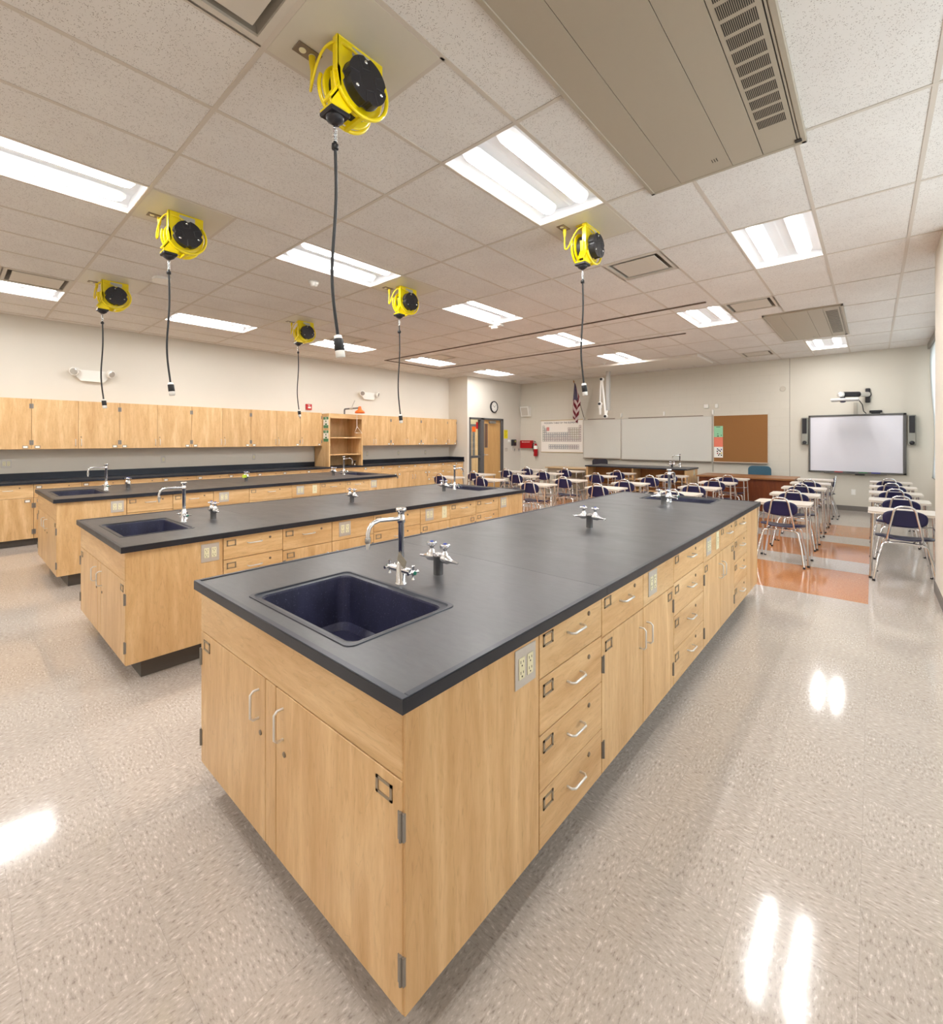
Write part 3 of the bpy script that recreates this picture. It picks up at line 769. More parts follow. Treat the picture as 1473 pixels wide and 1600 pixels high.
for n, ((i, j), zp, lb, kind) in enumerate(REELS):
    loc = (gi(i + .5), gj(j + .25), H)
    place(PPR, n > 0, loc, 0, PLAB[n], 'ceiling panel', 'reel mounting panels')
    if kind == 'ball' or abs(zp - 1.985) > 0.03:
        r = make_reel(zp + 0.06 - H, kind); r.location = loc; tag(r, lb, 'cord reel', 'yellow cord reels')
    else:
        place(RP, usedr, loc, 0, lb, 'cord reel', 'yellow cord reels'); usedr = True

# ------------------------------------------------------------------ cabinet parts
def handle(F, u, z, vertical, parent, L=0.10):
    mb = MB(); h = 0.030; r = 0.0045; c = 0.010
    if vertical:
        pts = [(u, 0, z - L / 2), (u, h - c, z - L / 2), (u, h, z - L / 2 + c), (u, h, z + L / 2 - c), (u, h - c, z + L / 2), (u, 0, z + L / 2)]
    else:
        pts = [(u - L / 2, 0, z), (u - L / 2, h - c, z), (u - L / 2 + c, h, z), (u + L / 2 - c, h, z), (u + L / 2, h - c, z), (u + L / 2, 0, z)]
    mb.tube([F.P(a, 0.019 + b, c_) for a, b, c_ in pts], r, 8)
    return mb.build('handle', SATIN, parent)
def lock(F, u, z, parent):
    return MB().lathe(F.P(u, 0.019, z), F.nrm(), [(0, 0.009), (0.003, 0.009), (0.004, 0.007)], 12).build('lock', LOCKM, parent)
def holder(F, u, z, parent, card=False):
    mb = MB(); w, h, b = 0.032, 0.021, 0.0068; d0, d1 = 0.019, 0.022
    F.box(mb, u - w, u + w, d0, d1, z + h - b, z + h); F.box(mb, u - w, u + w, d0, d1, z - h, z - h + b)
    F.box(mb, u - w, u - w + b + .002, d0, d1, z - h, z + h); F.box(mb, u + w - b - .002, u + w, d0, d1, z - h, z + h)
    o = mb.build('label_holder', BRASS, parent)
    if card: F.box(MB(), u - w + b, u + w - b, d0, d0 + 0.001, z - h + b, z + h - b).build('card', CARD, parent)
    return o
def hinge(F, u, z, parent):
    mb = MB(); F.box(mb, u - 0.011, u + 0.011, 0.014, 0.0215, z - 0.034, z + 0.034)
    mb.tube([F.P(u, 0.022, z - 0.036), F.P(u, 0.022, z + 0.036)], 0.0045, 8)
    return mb.build('hinge', HINGE, parent)
def front(F, name, u0, u1, z0, z1, m, parent, gap=0.002):
    mb = MB(); F.box(mb, u0 + gap, u1 - gap, 0.0, 0.019, z0 + gap, z1 - gap)
    return mb.build(name, m, parent, 0.0018)
def drawer(F, u0, u1, z0, z1, parent, card=False, lk=True):
    d = front(F, 'drawer', u0, u1, z0, z1, F.grain(), parent)
    w = u1 - u0; c = (u0 + u1) / 2
    handle(F, c, (z0 + z1) / 2 + 0.02, False, d); 
    if lk: lock(F, c + min(0.12, w * 0.27), z1 - 0.045, d)
    holder(F, u0 + 0.055, z1 - 0.045, d, card)
    return d
def outlet(F, u, z, parent, gang=2, pm=None):
    w = 0.058 if gang == 2 else 0.035; h = 0.062
    pl = F.box(MB(), u - w, u + w, 0.019, 0.0225, z - h, z + h).build('outlet_plate', pm or (STEEL if gang == 2 else IVORY), parent, 0.0012)
    for s in ((-0.0235, 0.0235) if gang == 2 else (0.0,)):
        rc = F.box(MB(), u + s - 0.0165, u + s + 0.0165, 0.0225, 0.0245, z - 0.034, z + 0.034).build('receptacle', IVORY, pl, 0.0008)
        sl = MB()
        for zz in (-0.017, 0.017):
            for du, dz, a, b in ((-0.007, 0.004, 0.0012, 0.0045), (0.007, 0.004, 0.0012, 0.0038), (0, -0.008, 0.0024, 0.0024)):
                F.box(sl, u + s + du - a, u + s + du + a, 0.0243, 0.0249, z + zz + dz - b, z + zz + dz + b)
        sl.build('slots', SLOT, rc)
    return pl
def door(F, u0, u1, z0, z1, parent, hside, top_handle=True, lk=False, hl=True, card=False, holder_top=True, hl_off=0.05):
    """hside: 'l' or 'r' = side that carries the hinges"""
    d = front(F, 'door', u0, u1, z0, z1, WV, parent)
    hu = u1 - hl_off if hside == 'l' else u0 + hl_off
    zz = z1 - 0.13 if top_handle else z0 + 0.10
    handle(F, hu, zz, True, d)
    if lk: lock(F, hu, zz - 0.09 if top_handle else zz + 0.085, d)
    ou = u0 + 0.065 if hside == 'l' else u1 - 0.065
    if hl: holder(F, ou, z1 - 0.045 if holder_top else z0 + 0.035, d, card)
    eu = u0 + 0.0125 if hside == 'l' else u1 - 0.0125
    for q in (z0 + 0.10, z1 - 0.11): hinge(F, eu, q, parent)
    return d

ISL = [dict(n='near', x0=-2.179, x1=-0.816, y0=0.696, y1=5.229, z=0.914, f=-0.841, s=[0.722, 1.316, 1.79, 2.706, 3.311, 4.214, 4.712, 5.203]),
       dict(n='middle', x0=-4.859, x1=-3.404, y0=0.691, y1=4.984, z=0.864, f=-3.429, s=[0.717, 1.282, 1.717, 2.58, 3.16, 4.027, 4.449, 4.958]),
       dict(n='far', x0=-7.62, x1=-6.153, y0=0.698, y1=5.121, z=0.914, f=-6.178, s=[0.724, 1.307, 1.752, 2.636, 3.228, 4.114, 4.551, 5.095])]
ZB = 0.132
TH = 0.034
def body(mb, x0, x1, y0, y1, z0, z1, open_top=False):
    if not open_top: return mb.box(x0, x1, y0, y1, z0, z1)
    t = 0.019
    return mb.box(x0, x0 + t, y0, y1, z0, z1).box(x1 - t, x1, y0, y1, z0, z1).box(x0 + t, x1 - t, y0, y0 + t, z0, z1).box(x0 + t, x1 - t, y1 - t, y1, z0, z1).box(x0 + t, x1 - t, y0 + t, y1 - t, z0, z0 + t)
for I in ISL:
    nm = I['n']; zt = I['z'] - TH; S = I['s']; fx = I['f']; bx0 = I['x0'] + 0.026; e = 0.0008
    F = Face('+x', fx - 0.019)
    bx1 = fx - 0.019
    hz = zt - ZB
    c1, c2, c3 = ZB + hz * 0.255, ZB + hz * 0.515, ZB + hz * 0.77   # drawer splits
    def unit(name, label, a, b, open_top=False):
        t = thing(name, label, 'cabinet', ((bx0 + bx1) / 2, (a + b) / 2, 0), 'base cabinets of the %s island' % nm)
        body(MB(), bx0, bx1, a + e, b - e, ZB, zt - 0.001, open_top).build('carcass', WV if open_top else WDARK, t)
        if not open_top: MB().box(bx0 - 0.019, bx0 - 0.0005, a + e, b - e, ZB, zt - 0.001).build('back_panel', WV, t)
        return t
    # sink cabinet at the near end
    a, b = S[0], S[1]
    t = unit('sink_cabinet', 'maple sink cabinet with two doors at the near end of the %s lab island' % nm, a + 0.019, b, True)
    E_ = Face('-y', a + 0.019)
    side = MB().box(bx1 + 0.0005, bx1 + 0.019, a + 0.003, b - 0.003, ZB, zt - 0.002); sd = side.build('end_panel', WV, t, 0.0015)
    MB().box(bx0 - 0.019, bx0 - 0.0005, a + 0.003, b - 0.003, ZB, zt - 0.002).build('end_panel', WV, t, 0.0015)
    outlet(F, b - 0.085, zt - 0.088, t)
    xl, xr = bx0 - 0.019, fx
    zs = zt - 0.182
    ap = front(E_, 'apron_panel', xl, xr - 0.004, zs, zt - 0.001, WX, t)
    w = xr - xl; m0, m1 = xl + w * 0.455, xl + w * 0.512
    front(E_, 'centre_stile', m0, m1, ZB, zs, WV, t)
    dl = front(E_, 'door', xl, m0, ZB, zs, WV, t)
    dr = front(E_, 'door', m1, xr - 0.004, ZB, zs, WV, t)
    handle(E_, m0 - 0.05, zs - 0.105, True, dl); lock(E_, m0 - 0.035, zs - 0.20, dl); holder(E_, xl + 0.07, zs - 0.05, dl)
    handle(E_, m1 + 0.05, zs - 0.105, True, dr); lock(E_, m1 + 0.06, zs - 0.20, dr); holder(E_, xr - 0.075, zs - 0.05, dr)
    for z in (zs - 0.11, ZB + 0.11):
        for u in (xl + 0.004, xr - 0.010): hinge(E_, u, z, t)
    MB().box(bx0 + 0.06, bx1 - 0.065, a + 0.10, b - e, 0, ZB).build('toe_base', KICK, t)
    # runs
    def drawers(a, b, label):
        t = unit('drawer_cabinet', label, a, b)
        for z0, z1 in ((ZB, c1), (c1, c2), (c2, c3), (c3, zt - 0.001)): drawer(F, a, b, z0, z1, t)
        MB().box(bx0 + 0.06, bx1 - 0.065, a + e, b - e, 0, ZB).build('toe_base', KICK, t)
    def doors(a, b, label, first):
        t = unit('door_cabinet', label, a, b); m = (a + b) / 2
        pan = (m, b) if first == 'drawer' else (a, m); dw = (a, m) if first == 'drawer' else (m, b)
        drawer(F, dw[0], dw[1], c3 - 0.012, zt - 0.001, t)
        front(F, 'false_front', pan[0], pan[1], c3 - 0.012, zt - 0.001, WY, t)
        if first == 'drawer': outlet(F, pan[0] + 0.125, (c3 + zt) / 2, t)
        else:
            outlet(F, pan[0] + 0.125, (c3 + zt) / 2, t); outlet(F, pan[1] - 0.09, (c3 + zt) / 2, t, 1)
        door(F, a, m, ZB, c3 - 0.012, t, 'l', hl_off=0.045); door(F, m, b, ZB, c3 - 0.012, t, 'r', hl_off=0.045)
        MB().box(bx0 + 0.06, bx1 - 0.065, a + e, b - e, 0, ZB).build('toe_base', KICK, t)
    drawers(S[1], S[2], 'maple four-drawer cabinet next to the near sink end of the %s lab island' % nm)
    doors(S[2], S[3], 'maple two-door cabinet with drawer then outlet, nearer half of the %s lab island' % nm, 'drawer')
    drawers(S[3], S[4], 'wide maple four-drawer cabinet in the middle of the %s lab island' % nm)
    doors(S[4], S[5], 'maple two-door cabinet with outlet then drawer, farther half of the %s lab island' % nm, 'outlet')
    drawers(S[5], S[6], 'maple four-drawer cabinet next to the far sink end of the %s lab island' % nm)
    a, b = S[6], S[7]
    t = unit('sink_cabinet', 'plain maple end cabinet under the far sink of the %s lab island' % nm, a, b - 0.019, True)
    MB().box(bx1 + 0.0005, bx1 + 0.019, a + 0.003, b, ZB, zt - 0.002).build('end_panel', WV, t, 0.0015)
    MB().box(bx0, bx1, b - 0.019, b, ZB, zt - 0.002).build('rear_panel', WX, t, 0.0015)
    if nm != 'near': outlet(F, a + 0.10, zt - 0.085, t)
    MB().box(bx0 + 0.06, bx1 - 0.065, a + e, b - 0.10, 0, ZB).build('toe_base', KICK, t)
    # worktop of three slabs with two sink openings
    cx = (I['x0'] + I['x1']) / 2
    hw = 0.307
    sx0, sx1 = cx - hw + 0.018, cx + hw + 0.018
    top = thing('lab_worktop', 'black epoxy worktop of the %s lab island' % nm, 'worktop', (cx, (I['y0'] + I['y1']) / 2, zt), 'island worktops')
    z0, z1 = zt, I['z']
    sinks = [(I['y0'] + 0.105, I['y0'] + 0.495), (I['y1'] - 0.46, I['y1'] - 0.115)]
    y_a, y_b = S[2] - 0.005, I['y1'] - 1.05
    def slab(y0, y1, hole):
        mb = MB(); x0, x1 = I['x0'], I['x1']
        if hole is None: mb.box(x0, x1, y0, y1, z0, z1)
        else:
            ring = rrect(sx0 - 0.036, sx1 + 0.036, hole[0] - 0.036, hole[1] + 0.036, 0.03); n = len(ring)
            cor = [(x1, y1), (x0, y1), (x0, y0), (x1, y0)]
            out = [cor[q // 7] for q in range(n)]
            vs = [(p[0], p[1], z1) for p in ring] + [(p[0], p[1], z1) for p in out] + [(p[0], p[1], z0) for p in ring] + [(p[0], p[1], z0) for p in out]
            fs = []
            for q in range(n):
                r_ = (q + 1) % n
                if out[q] == out[r_]:
                    fs += [(q, r_, n + q), (2 * n + q, 3 * n + q, 2 * n + r_)]
                else:
                    fs += [(q, r_, n + r_, n + q), (2 * n + q, 3 * n + q, 3 * n + r_, 2 * n + r_), (n + q, n + r_, 3 * n + r_, 3 * n + q)]
                fs.append((r_, q, 2 * n + q, 2 * n + r_))
            mb.add(vs, fs)
        sl_ = mb.build('slab', [EPOXY, EPOXY_SHEEN], top, 0.0)
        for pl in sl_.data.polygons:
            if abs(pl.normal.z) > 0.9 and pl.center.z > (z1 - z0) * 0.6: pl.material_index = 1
        return sl_
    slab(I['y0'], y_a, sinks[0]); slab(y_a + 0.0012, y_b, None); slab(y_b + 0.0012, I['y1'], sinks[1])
    rim = MB(); rw, rh = 0.020, 0.0035
    rim.box(I['x0'], I['x1'], I['y0'], I['y0'] + rw, z1, z1 + rh).box(I['x0'], I['x1'], I['y1'] - rw, I['y1'], z1, z1 + rh)
    rim.box(I['x0'], I['x0'] + rw, I['y0'] + rw, I['y1'] - rw, z1, z1 + rh).box(I['x1'] - rw, I['x1'], I['y0'] + rw, I['y1'] - rw, z1, z1 + rh)
    rim.build('raised_edge', EPOXY, top, 0.0015)
    # sinks
    for q, (ya, yb) in enumerate(sinks):
        sk = thing('sink_basin', 'dark epoxy sink basin at the %s end of the %s lab island' % (('near', 'far')[q], nm), 'sink', ((sx0 + sx1) / 2, (ya + yb) / 2, z0 - 0.2), 'epoxy lab sinks')
        rings = [(-0.0358, 0.03, -0.0008), (-0.034, 0.03, 0.003), (-0.022, 0.028, 0.003), (-0.018, 0.028, -0.003), (-0.002, 0.035, -0.005), (0.0, 0.04, -0.012), (0.018, 0.05, -0.20), (0.045, 0.05, -0.222)]
        mb = MB(); vs = []; fs = []; n = 28
        for off, r_, dz in rings: vs += [(p[0], p[1], z1 + dz) for p in rrect(sx0 + off, sx1 - off, ya + off, yb - off, r_)]
        for st in range(len(rings) - 1):
            for p in range(n): fs.append((st * n + p, st * n + (p + 1) % n, (st + 1) * n + (p + 1) % n, (st + 1) * n + p))
        fs.append(tuple(range((len(rings) - 1) * n, len(rings) * n)))
        mb.add(vs, fs, False)
        for q_ in range(4 * n): mb.mi[q_] = 1
        mb.build('bowl', [SINKM, EPOXY], sk)
        MB().lathe(((sx0 + sx1) / 2, (ya + yb) / 2, z1 - 0.2215), (0, 0, 1), [(0, 0.03), (0.004, 0.045), (0.005, 0.028)], 20).build('drain', STEEL, sk)
    I['sinks'] = sinks; I['cx'] = cx

# ------------------------------------------------------------------ faucets and turrets
def cross(mb, c, ax, r=0.028, t=0.006):
    """four-arm handle"""
    c = Vector(c); ax = Vector(ax).normalized(); e1 = ax.orthogonal().normalized(); e2 = ax.cross(e1)
    mb.lathe(c - ax * 0.006, ax, [(0, 0.010), (0.012, 0.011), (0.016, 0.007)], 12)
    for q in range(4):
        a = math.pi / 4 + q * math.pi / 2; d = e1 * math.cos(a) + e2 * math.sin(a)
        mb.tube([c + d * 0.006, c + d * (r * 0.7), c + d * r], [t * 0.8, t * 0.7, t * 1.15], 8)
    return mb
def make_faucet(tagged=False):
    t = thing('lab_faucet', '', 'faucet')
    b = MB().lathe((0, 0, 0), (0, 0, 1), [(0, 0.026), (0.006, 0.026), (0.010, 0.021), (0.085, 0.0205), (0.09, 0.016), (0.105, 0.0125)], 20)
    b.build('base', CHROME, t)
    r = MB().lathe((0, 0, 0.10), (0, 0, 1), [(0, 0.0125), (0.155, 0.0125), (0.158, 0.017), (0.182, 0.017), (0.185, 0.014), (0.202, 0.014), (0.204, 0.022), (0.216, 0.023), (0.220, 0.020)], 18)
    r.build('riser', CHROME, t)
    L = 0.17
    pts = [(0, 0, 0.275), (0, -0.03, 0.276), (0, -L + 0.055, 0.281), (0, -L + 0.025, 0.274), (0, -L + 0.007, 0.258), (0, -L, 0.235), (0, -L, 0.215)]
    s = MB().tube(pts, 0.0085, 12); s.build('spout', CHROME, t)
    MB().lathe((0, -L, 0.218), (0, 0, -1), [(0, 0.010), (0.018, 0.011), (0.020, 0.008), (0.022, 0.009), (0.045, 0.005)], 12).build('nozzle', STEEL, t)
    v = MB().tube([(-0.062, 0, 0.060), (0.062, 0, 0.060)], 0.014, 14)
    v.build('valve_body', CHROME, t)
    for s_ in (-1, 1):
        hd = cross(MB(), (s_ * 0.075, 0, 0.060), (s_, 0, 0)).build('valve_handle', CHROME, t)
        MB().lathe((s_ * 0.083, 0, 0.060), (s_, 0, 0), [(0, 0.008), (0.006, 0.008), (0.007, 0.005)], 10).build('index_cap', mat('index_green', (0, 110, 90), 0.4, noise=0.03), hd)
    if tagged:
        tg = MB()
        o = Vector((0.006, -0.014, 0.135)); u = Vector((0.045, 0, -0.03)); w = Vector((-0.006, -0.004, -0.034))
        for q in range(2):
            k_ = Vector((0, -0.003, 0.004)) * q
            tg.add([o + k_, o + u + k_, o + u + w + k_, o + w + k_, o + k_ + Vector((0, -.0012, 0)), o + u + k_ + Vector((0, -.0012, 0)), o + u + w + k_ + Vector((0, -.0012, 0)), o + w + k_ + Vector((0, -.0012, 0))],
                   [(0, 1, 2, 3), (7, 6, 5, 4), (0, 4, 5, 1), (1, 5, 6, 2), (2, 6, 7, 3), (3, 7, 4, 0)])
        tg.build('hang_tag', mat('tag_grey', (150, 142, 128), 0.45, 0.3, noise=0.15, nscale=90), t)
    return t
def make_turret():
    t = thing('gas_turret', '', 'gas tap')
    MB().lathe((0, 0, 0), (0, 0, 1), [(0, 0.0225), (0.075, 0.0225), (0.080, 0.026), (0.090, 0.026), (0.094, 0.018)], 20).build('column', mat('turret_steel', (150, 148, 148), 0.25, 0.95, noise=0.04), t)
    for s_ in (-1, 1):
        a = MB().lathe((s_ * 0.015, 0, 0.078), (s_, 0, -0.10), [(0, 0.012), (0.02, 0.020), (0.045, 0.019), (0.06, 0.011), (0.075, 0.0075), (0.105, 0.004)], 14)
        a.build('hose_nozzle', CHROME, t)
        v = MB().lathe((s_ * 0.042, 0, 0.08), (0, 0, 1), [(0, 0.016), (0.022, 0.015), (0.026, 0.009), (0.038, 0.009), (0.040, 0.012), (0.046, 0.012)], 14).build('valve', CHROME, t)
        cross(MB(), (s_ * 0.042, 0, 0.132), (0, 0, 1), 0.027, 0.0055).build('valve_handle', CHROME, v)
        MB().lathe((s_ * 0.042, 0, 0.138), (0, 0, 1), [(0, 0.009), (0.006, 0.009), (0.008, 0.005)], 10).build('index_cap', mat('index_blue', (38, 60, 150), 0.4, noise=0.03), v)
    return t
FT = make_faucet(True); FP = make_faucet(False); TP = make_turret()
uf = ut = False
for I in ISL:
    z = I['z']; x = I['cx'] + 0.01; y0, y1 = I['y0'], I['y1']; nm = I['n']
    if nm == 'near': place(FT, False, (x, y0 + 0.565, z), 0, 'chrome faucet with grey tag beside the near sink of the near island', 'faucet', 'lab faucets')
    else: place(FP, uf, (x, y0 + 0.555, z), 0, 'chrome gooseneck faucet beside the near sink of the %s island' % nm, 'faucet', 'lab faucets'); uf = True
    place(FP, uf, (x, y1 - 0.58, z), math.pi, 'chrome gooseneck faucet beside the far sink of the %s island' % nm, 'faucet', 'lab faucets'); uf = True
    for q, (dy, w) in enumerate(((y0 + 0.765, 'next to the near faucet'), ((y0 + y1) / 2 - 0.03, 'alone in the middle'), (y1 - 0.80, 'next to the far faucet'))):
        o = place(TP, ut, (x + 0.02, dy, z), 0, 'chrome twin gas tap %s of the %s island' % (w, nm), 'gas tap', 'twin gas taps'); ut = True
        if nm == 'far' and q == 1:
            MB().box(x + 0.055, x + 0.057, dy - 0.07, dy - 0.005, z + 0.055, z + 0.10).build('hang_tag', mat('tag_lime', (206, 226, 60), 0.6, noise=0.03), o)

# ------------------------------------------------------------------ wall cabinets (left)
UF = Face('+x', -9.339); UX = -9.339
uz0, uz1 = 1.378, 2.128
UY = [-0.25, 0.285, 0.817, 1.349, 1.877, 2.409, 2.940, 3.475, 4.006, 4.537, 5.065, 5.585]
UR = [6.50, 7.030, 7.560, 8.090, 8.618, 9.145, 9.671, 10.055]
def upper(ys, label):
    t = thing('wall_cabinet', label, 'wall cabinet', (XL + 0.17, (ys[0] + ys[-1]) / 2, uz0), 'upper cabinets along the left wall')
    MB().box(XL + 0.001, UX, ys[0] + 0.0008, ys[-1] - 0.0008, uz0 + 0.002, uz1).build('carcass', WDARK if False else WV, t)
    if len(ys) == 3:
        door(UF, ys[0], ys[1], uz0, uz1, t, 'l', False, False, True, True, False, 0.035)
        door(UF, ys[1], ys[2], uz0, uz1, t, 'r', False, True, True, True, False, 0.035)
    else: door(UF, ys[0], ys[1], uz0, uz1, t, 'r', False, True, True, True, False, 0.035)
    return t
ORD = ['at the left edge of the photo', 'second from the left edge', 'third from the left edge', 'fourth from the left edge', 'fifth from the left edge']
upper([UY[0], UY[1], UY[2]], 'maple two-door wall cabinet cut by the left edge of the photo')
upper([UY[2], UY[3], UY[4]], 'maple two-door wall cabinet behind the far-left hanging cord plug')
upper([UY[4], UY[5], UY[6]], 'maple two-door wall cabinet right of the far-left hanging plug')
upper([UY[6], UY[7], UY[8]], 'maple two-door wall cabinet midway along the left wall')
upper([UY[8], UY[9], UY[10]], 'maple two-door wall cabinet below the red fire alarm')
upper([UY[10], UY[11]], 'single-door maple wall cabinet touching the open hutch with green signs')
upper([UR[0], UR[1], UR[2]], 'maple two-door wall cabinet just right of the open hutch')
upper([UR[2], UR[3], UR[4]], 'maple two-door wall cabinet behind the ball-stop cord plug')
upper([UR[4], UR[5], UR[6]], 'maple two-door wall cabinet second from the wall corner by the door')
upper([UR[6], UR[7]], 'single narrow maple wall cabinet at the corner by the door')

# base cabinets along the left wall
LFX = -9.079; LF = Face('+x', LFX); LZ = 0.88
ly = [-0.25, 0.285, 0.818, 1.351, 1.882, 2.411, 2.944, 3.476, 4.014, 4.526, 5.061, 5.595, 6.525, 7.043, 7.561, 8.104, 8.613, 9.156, 9.70, 10.055]
ldz = 0.686
def lbase(a, m, b, kind, label, sinkrun=False):
    t = thing('base_cabinet', label, 'cabinet', ((XL + LFX) / 2, (a + b) / 2, 0), 'base cabinets along the left wall')
    MB().box(XL + 0.001, LFX, a + 0.0008, b - 0.0008, 0.1, LZ - 0.001).build('carcass', WDARK, t)
    cols = [(a, m), (m, b)] if m else [(a, b)]
    if kind == 'doors':
        for c0, c1_ in cols: drawer(LF, c0, c1_, ldz, LZ - 0.001, t, True)
        for q, (c0, c1_) in enumerate(cols): door(LF, c0, c1_, 0.1, ldz, t, 'lr'[q] if len(cols) == 2 else 'r', True, False, True, True)
    elif kind == 'sink':
        for c0, c1_ in cols: front(LF, 'false_front', c0, c1_, ldz, LZ - 0.001, WY, t)
        for q, (c0, c1_) in enumerate(cols): door(LF, c0, c1_, 0.1, ldz, t, 'lr'[q], True, False, True, True)
    else:
        for c0, c1_ in cols:
            drawer(LF, c0, c1_, ldz, LZ - 0.001, t, True)
            for z0, z1 in ((0.1, 0.30), (0.30, 0.495), (0.495, ldz)): drawer(LF, c0, c1_, z0, z1, t, True)
    MB().box(XL + 0.001, LFX - 0.055, a + 0.0008, b - 0.0008, 0, 0.1).build('toe_base', KICK, t)
LB = [(0, 1, 2, 'doors', 'maple base cabinet against the left wall, cut by the photo edge'), (2, 3, 4, 'doors', 'maple base cabinet behind the near end of the far island'),
      (4, 5, 6, 'drawers', 'maple base cabinet along the left wall behind the first tap of the far island'), (6, 7, 8, 'doors', 'maple base cabinet along the left wall behind the middle of the far island'),
      (8, 9, 10, 'drawers', 'maple base cabinet along the left wall below the fire alarm'), (10, None, 11, 'doors', 'single maple base cabinet left of the open hutch'),
      (11, None, 12, 'sink', 'maple base cabinet under the open hutch'), (12, None, 13, 'drawers', 'single maple drawer cabinet right of the open hutch'),
      (13, 14, 14, 'x', ''), ]
for a, m, b, kd, lb in LB[:6]: lbase(ly[a], ly[m] if m else None, ly[b], kd, lb)
lbase(ly[11], (ly[11] + ly[12]) / 2, ly[12], 'sink', LB[6][4])
lbase(ly[12], None, ly[13], 'doors', 'single maple door cabinet right of the open hutch')
lbase(ly[13], None, ly[14], 'doors', 'second maple door cabinet right of the open hutch')
lbase(ly[14], ly[15], ly[16], 'doors', 'maple two-door base cabinet in the far left wall run')
lbase(ly[16], ly[17], ly[18], 'drawers', 'maple drawer base cabinet behind the leftmost student chair')
lbase(ly[18], None, ly[19], 'doors', 'narrow maple base cabinet at the corner by the door')
wt = thing('wall_worktop', 'long black worktop with backsplash along the left wall', 'worktop', (-9.36, 5, LZ))
HY0, HY1 = 5.590, 6.490
MB().box(XL + 0.001, -9.035, -0.25, YJ - 0.001, LZ, LZ + 0.034).build('slab', EPOXY, wt, 0.002)
MB().box(XL + 0.001, XL + 0.026, -0.25, HY0, LZ + 0.034, LZ + 0.135).build('backsplash', EPOXY, wt)
MB().box(XL + 0.001, XL + 0.026, HY1, YJ - 0.001, LZ + 0.034, LZ + 0.135).build('backsplash', EPOXY, wt)
MB().box(XL + 0.026, -9.045, YJ - 0.026, YJ - 0.001, LZ + 0.034, LZ + 0.135).build('end_splash', EPOXY, wt)

# open hutch
hz0, hz1 = LZ + 0.0345, 2.108
hu = thing('open_hutch', 'tall open maple shelf hutch standing on the left wall worktop', 'shelf unit', (-9.36, 6.04, hz0))
hx = -9.045
MB().box(XL + 0.03, hx, HY0, HY0 + 0.032, hz0, hz1).build('side_panel', WV, hu, 0.0015)
MB().box(XL + 0.03, hx, HY1 - 0.032, HY1, hz0, hz1).build('side_panel', WV, hu, 0.0015)
MB().box(XL + 0.03, hx, HY0 + 0.032, HY1 - 0.032, hz1 - 0.022, hz1).build('top_panel', WY, hu)
MB().box(hx - 0.02, hx, HY0 + 0.032, HY1 - 0.032, hz1 - 0.105, hz1 - 0.022).build('header', WY, hu)
MB().box(XL + 0.03, XL + 0.045, HY0 + 0.032, HY1 - 0.032, hz0, hz1 - 0.022).build('back_panel', WV, hu)
for z in (1.555, 1.17): MB().box(XL + 0.045, hx - 0.02, HY0 + 0.034, HY1 - 0.034, z, z + 0.026).build('shelf', WY, hu, 0.0015)
for q, (z1_, lb) in enumerate(((2.035, 'upper green and white safety sign on the hutch side'), (1.735, 'lower green and white safety sign on the hutch side'))):
    sg = thing('safety_sign', lb, 'sign', (-9.165, HY0, z1_ - 0.13), 'green safety signs')
    y = HY0 - 0.0025
    MB().box(-9.27, -9.06, y, HY0 - 0.0005, z1_ - 0.255, z1_).build('sign_board', CARD, sg)
    g = MB().box(-9.265, -9.065, y - 0.001, y, z1_ - 0.062, z1_ - 0.004).box(-9.265, -9.065, y - 0.001, y, z1_ - 0.222, z1_ - 0.19).box(-9.265, -9.065, y - 0.001, y, z1_ - 0.252, z1_ - 0.226)
    g.box(-9.20, -9.12, y - 0.001, y, z1_ - 0.18, z1_ - 0.15)
    g.build('green_bars', GREEN, sg)
    text('lettering', 'SAFETY\nSHOWER' if q == 0 else 'EYE WASH\nSTATION', 0.024, (-9.165, y - 0.002, z1_ - 0.033), ROT_BACK, CARD, sg)
    MB().lathe((-9.165, y - 0.001, z1_ - 0.10), (0, -1, 0), [(0, 0.02), (0.001, 0.02)], 14).build('pictogram', GREEN, sg)
# drench shower above the hutch
sh = thing('drench_shower', 'orange safety shower head on a grey pipe above the hutch', 'safety shower', (XL, 6.29, 2.25))
PIPE = mat('galvanised_pipe', (128, 128, 132), 0.4, 0.7, noise=0.05)
MB().tube([(-9.5, 6.29, hz1 + 0.001), (-9.5, 6.29, 2.225), (-9.485, 6.29, 2.25), (-9.46, 6.29, 2.258), (-8.88, 6.29, 2.258)], 0.019, 12).build('pipe', PIPE, sh)
MB().lathe((-8.88, 6.29, 2.29), (0, 0, -1), [(0, 0.028), (0.03, 0.034), (0.075, 0.045), (0.11, 0.10), (0.13, 0.112), (0.155, 0.112), (0.157, 0.10)], 28).build('shower_head', ORANGE, sh)
MB().lathe((-9.26, 6.29, 2.258), (1, 0, 0), [(0, 0.024), (0.06, 0.03), (0.12, 0.024)], 14).build('valve_body', STEEL, sh)
MB().tube([(-9.2, 6.29, 2.28), (-9.16, 6.29, 2.33), (-9.06, 6.28, 2.44)], 0.007, 8).build('valve_lever', STEEL, sh)
tp = Vector((-9.005, 6.30, 1.825))
pr_ = MB().tube([(-9.01, 6.30, 2.30), tp], 0.005, 8).tube([tp, tp + Vector((0.02, -0.075, -0.14)), tp + Vector((0.02, 0.125, -0.15)), tp], 0.006, 8)
pr_.build('pull_triangle', SATIN, sh)
ew = thing('eyewash_faucet', 'small chrome eyewash with black cap at the bottom of the hutch', 'eyewash', (-9.2, 6.40, hz0))
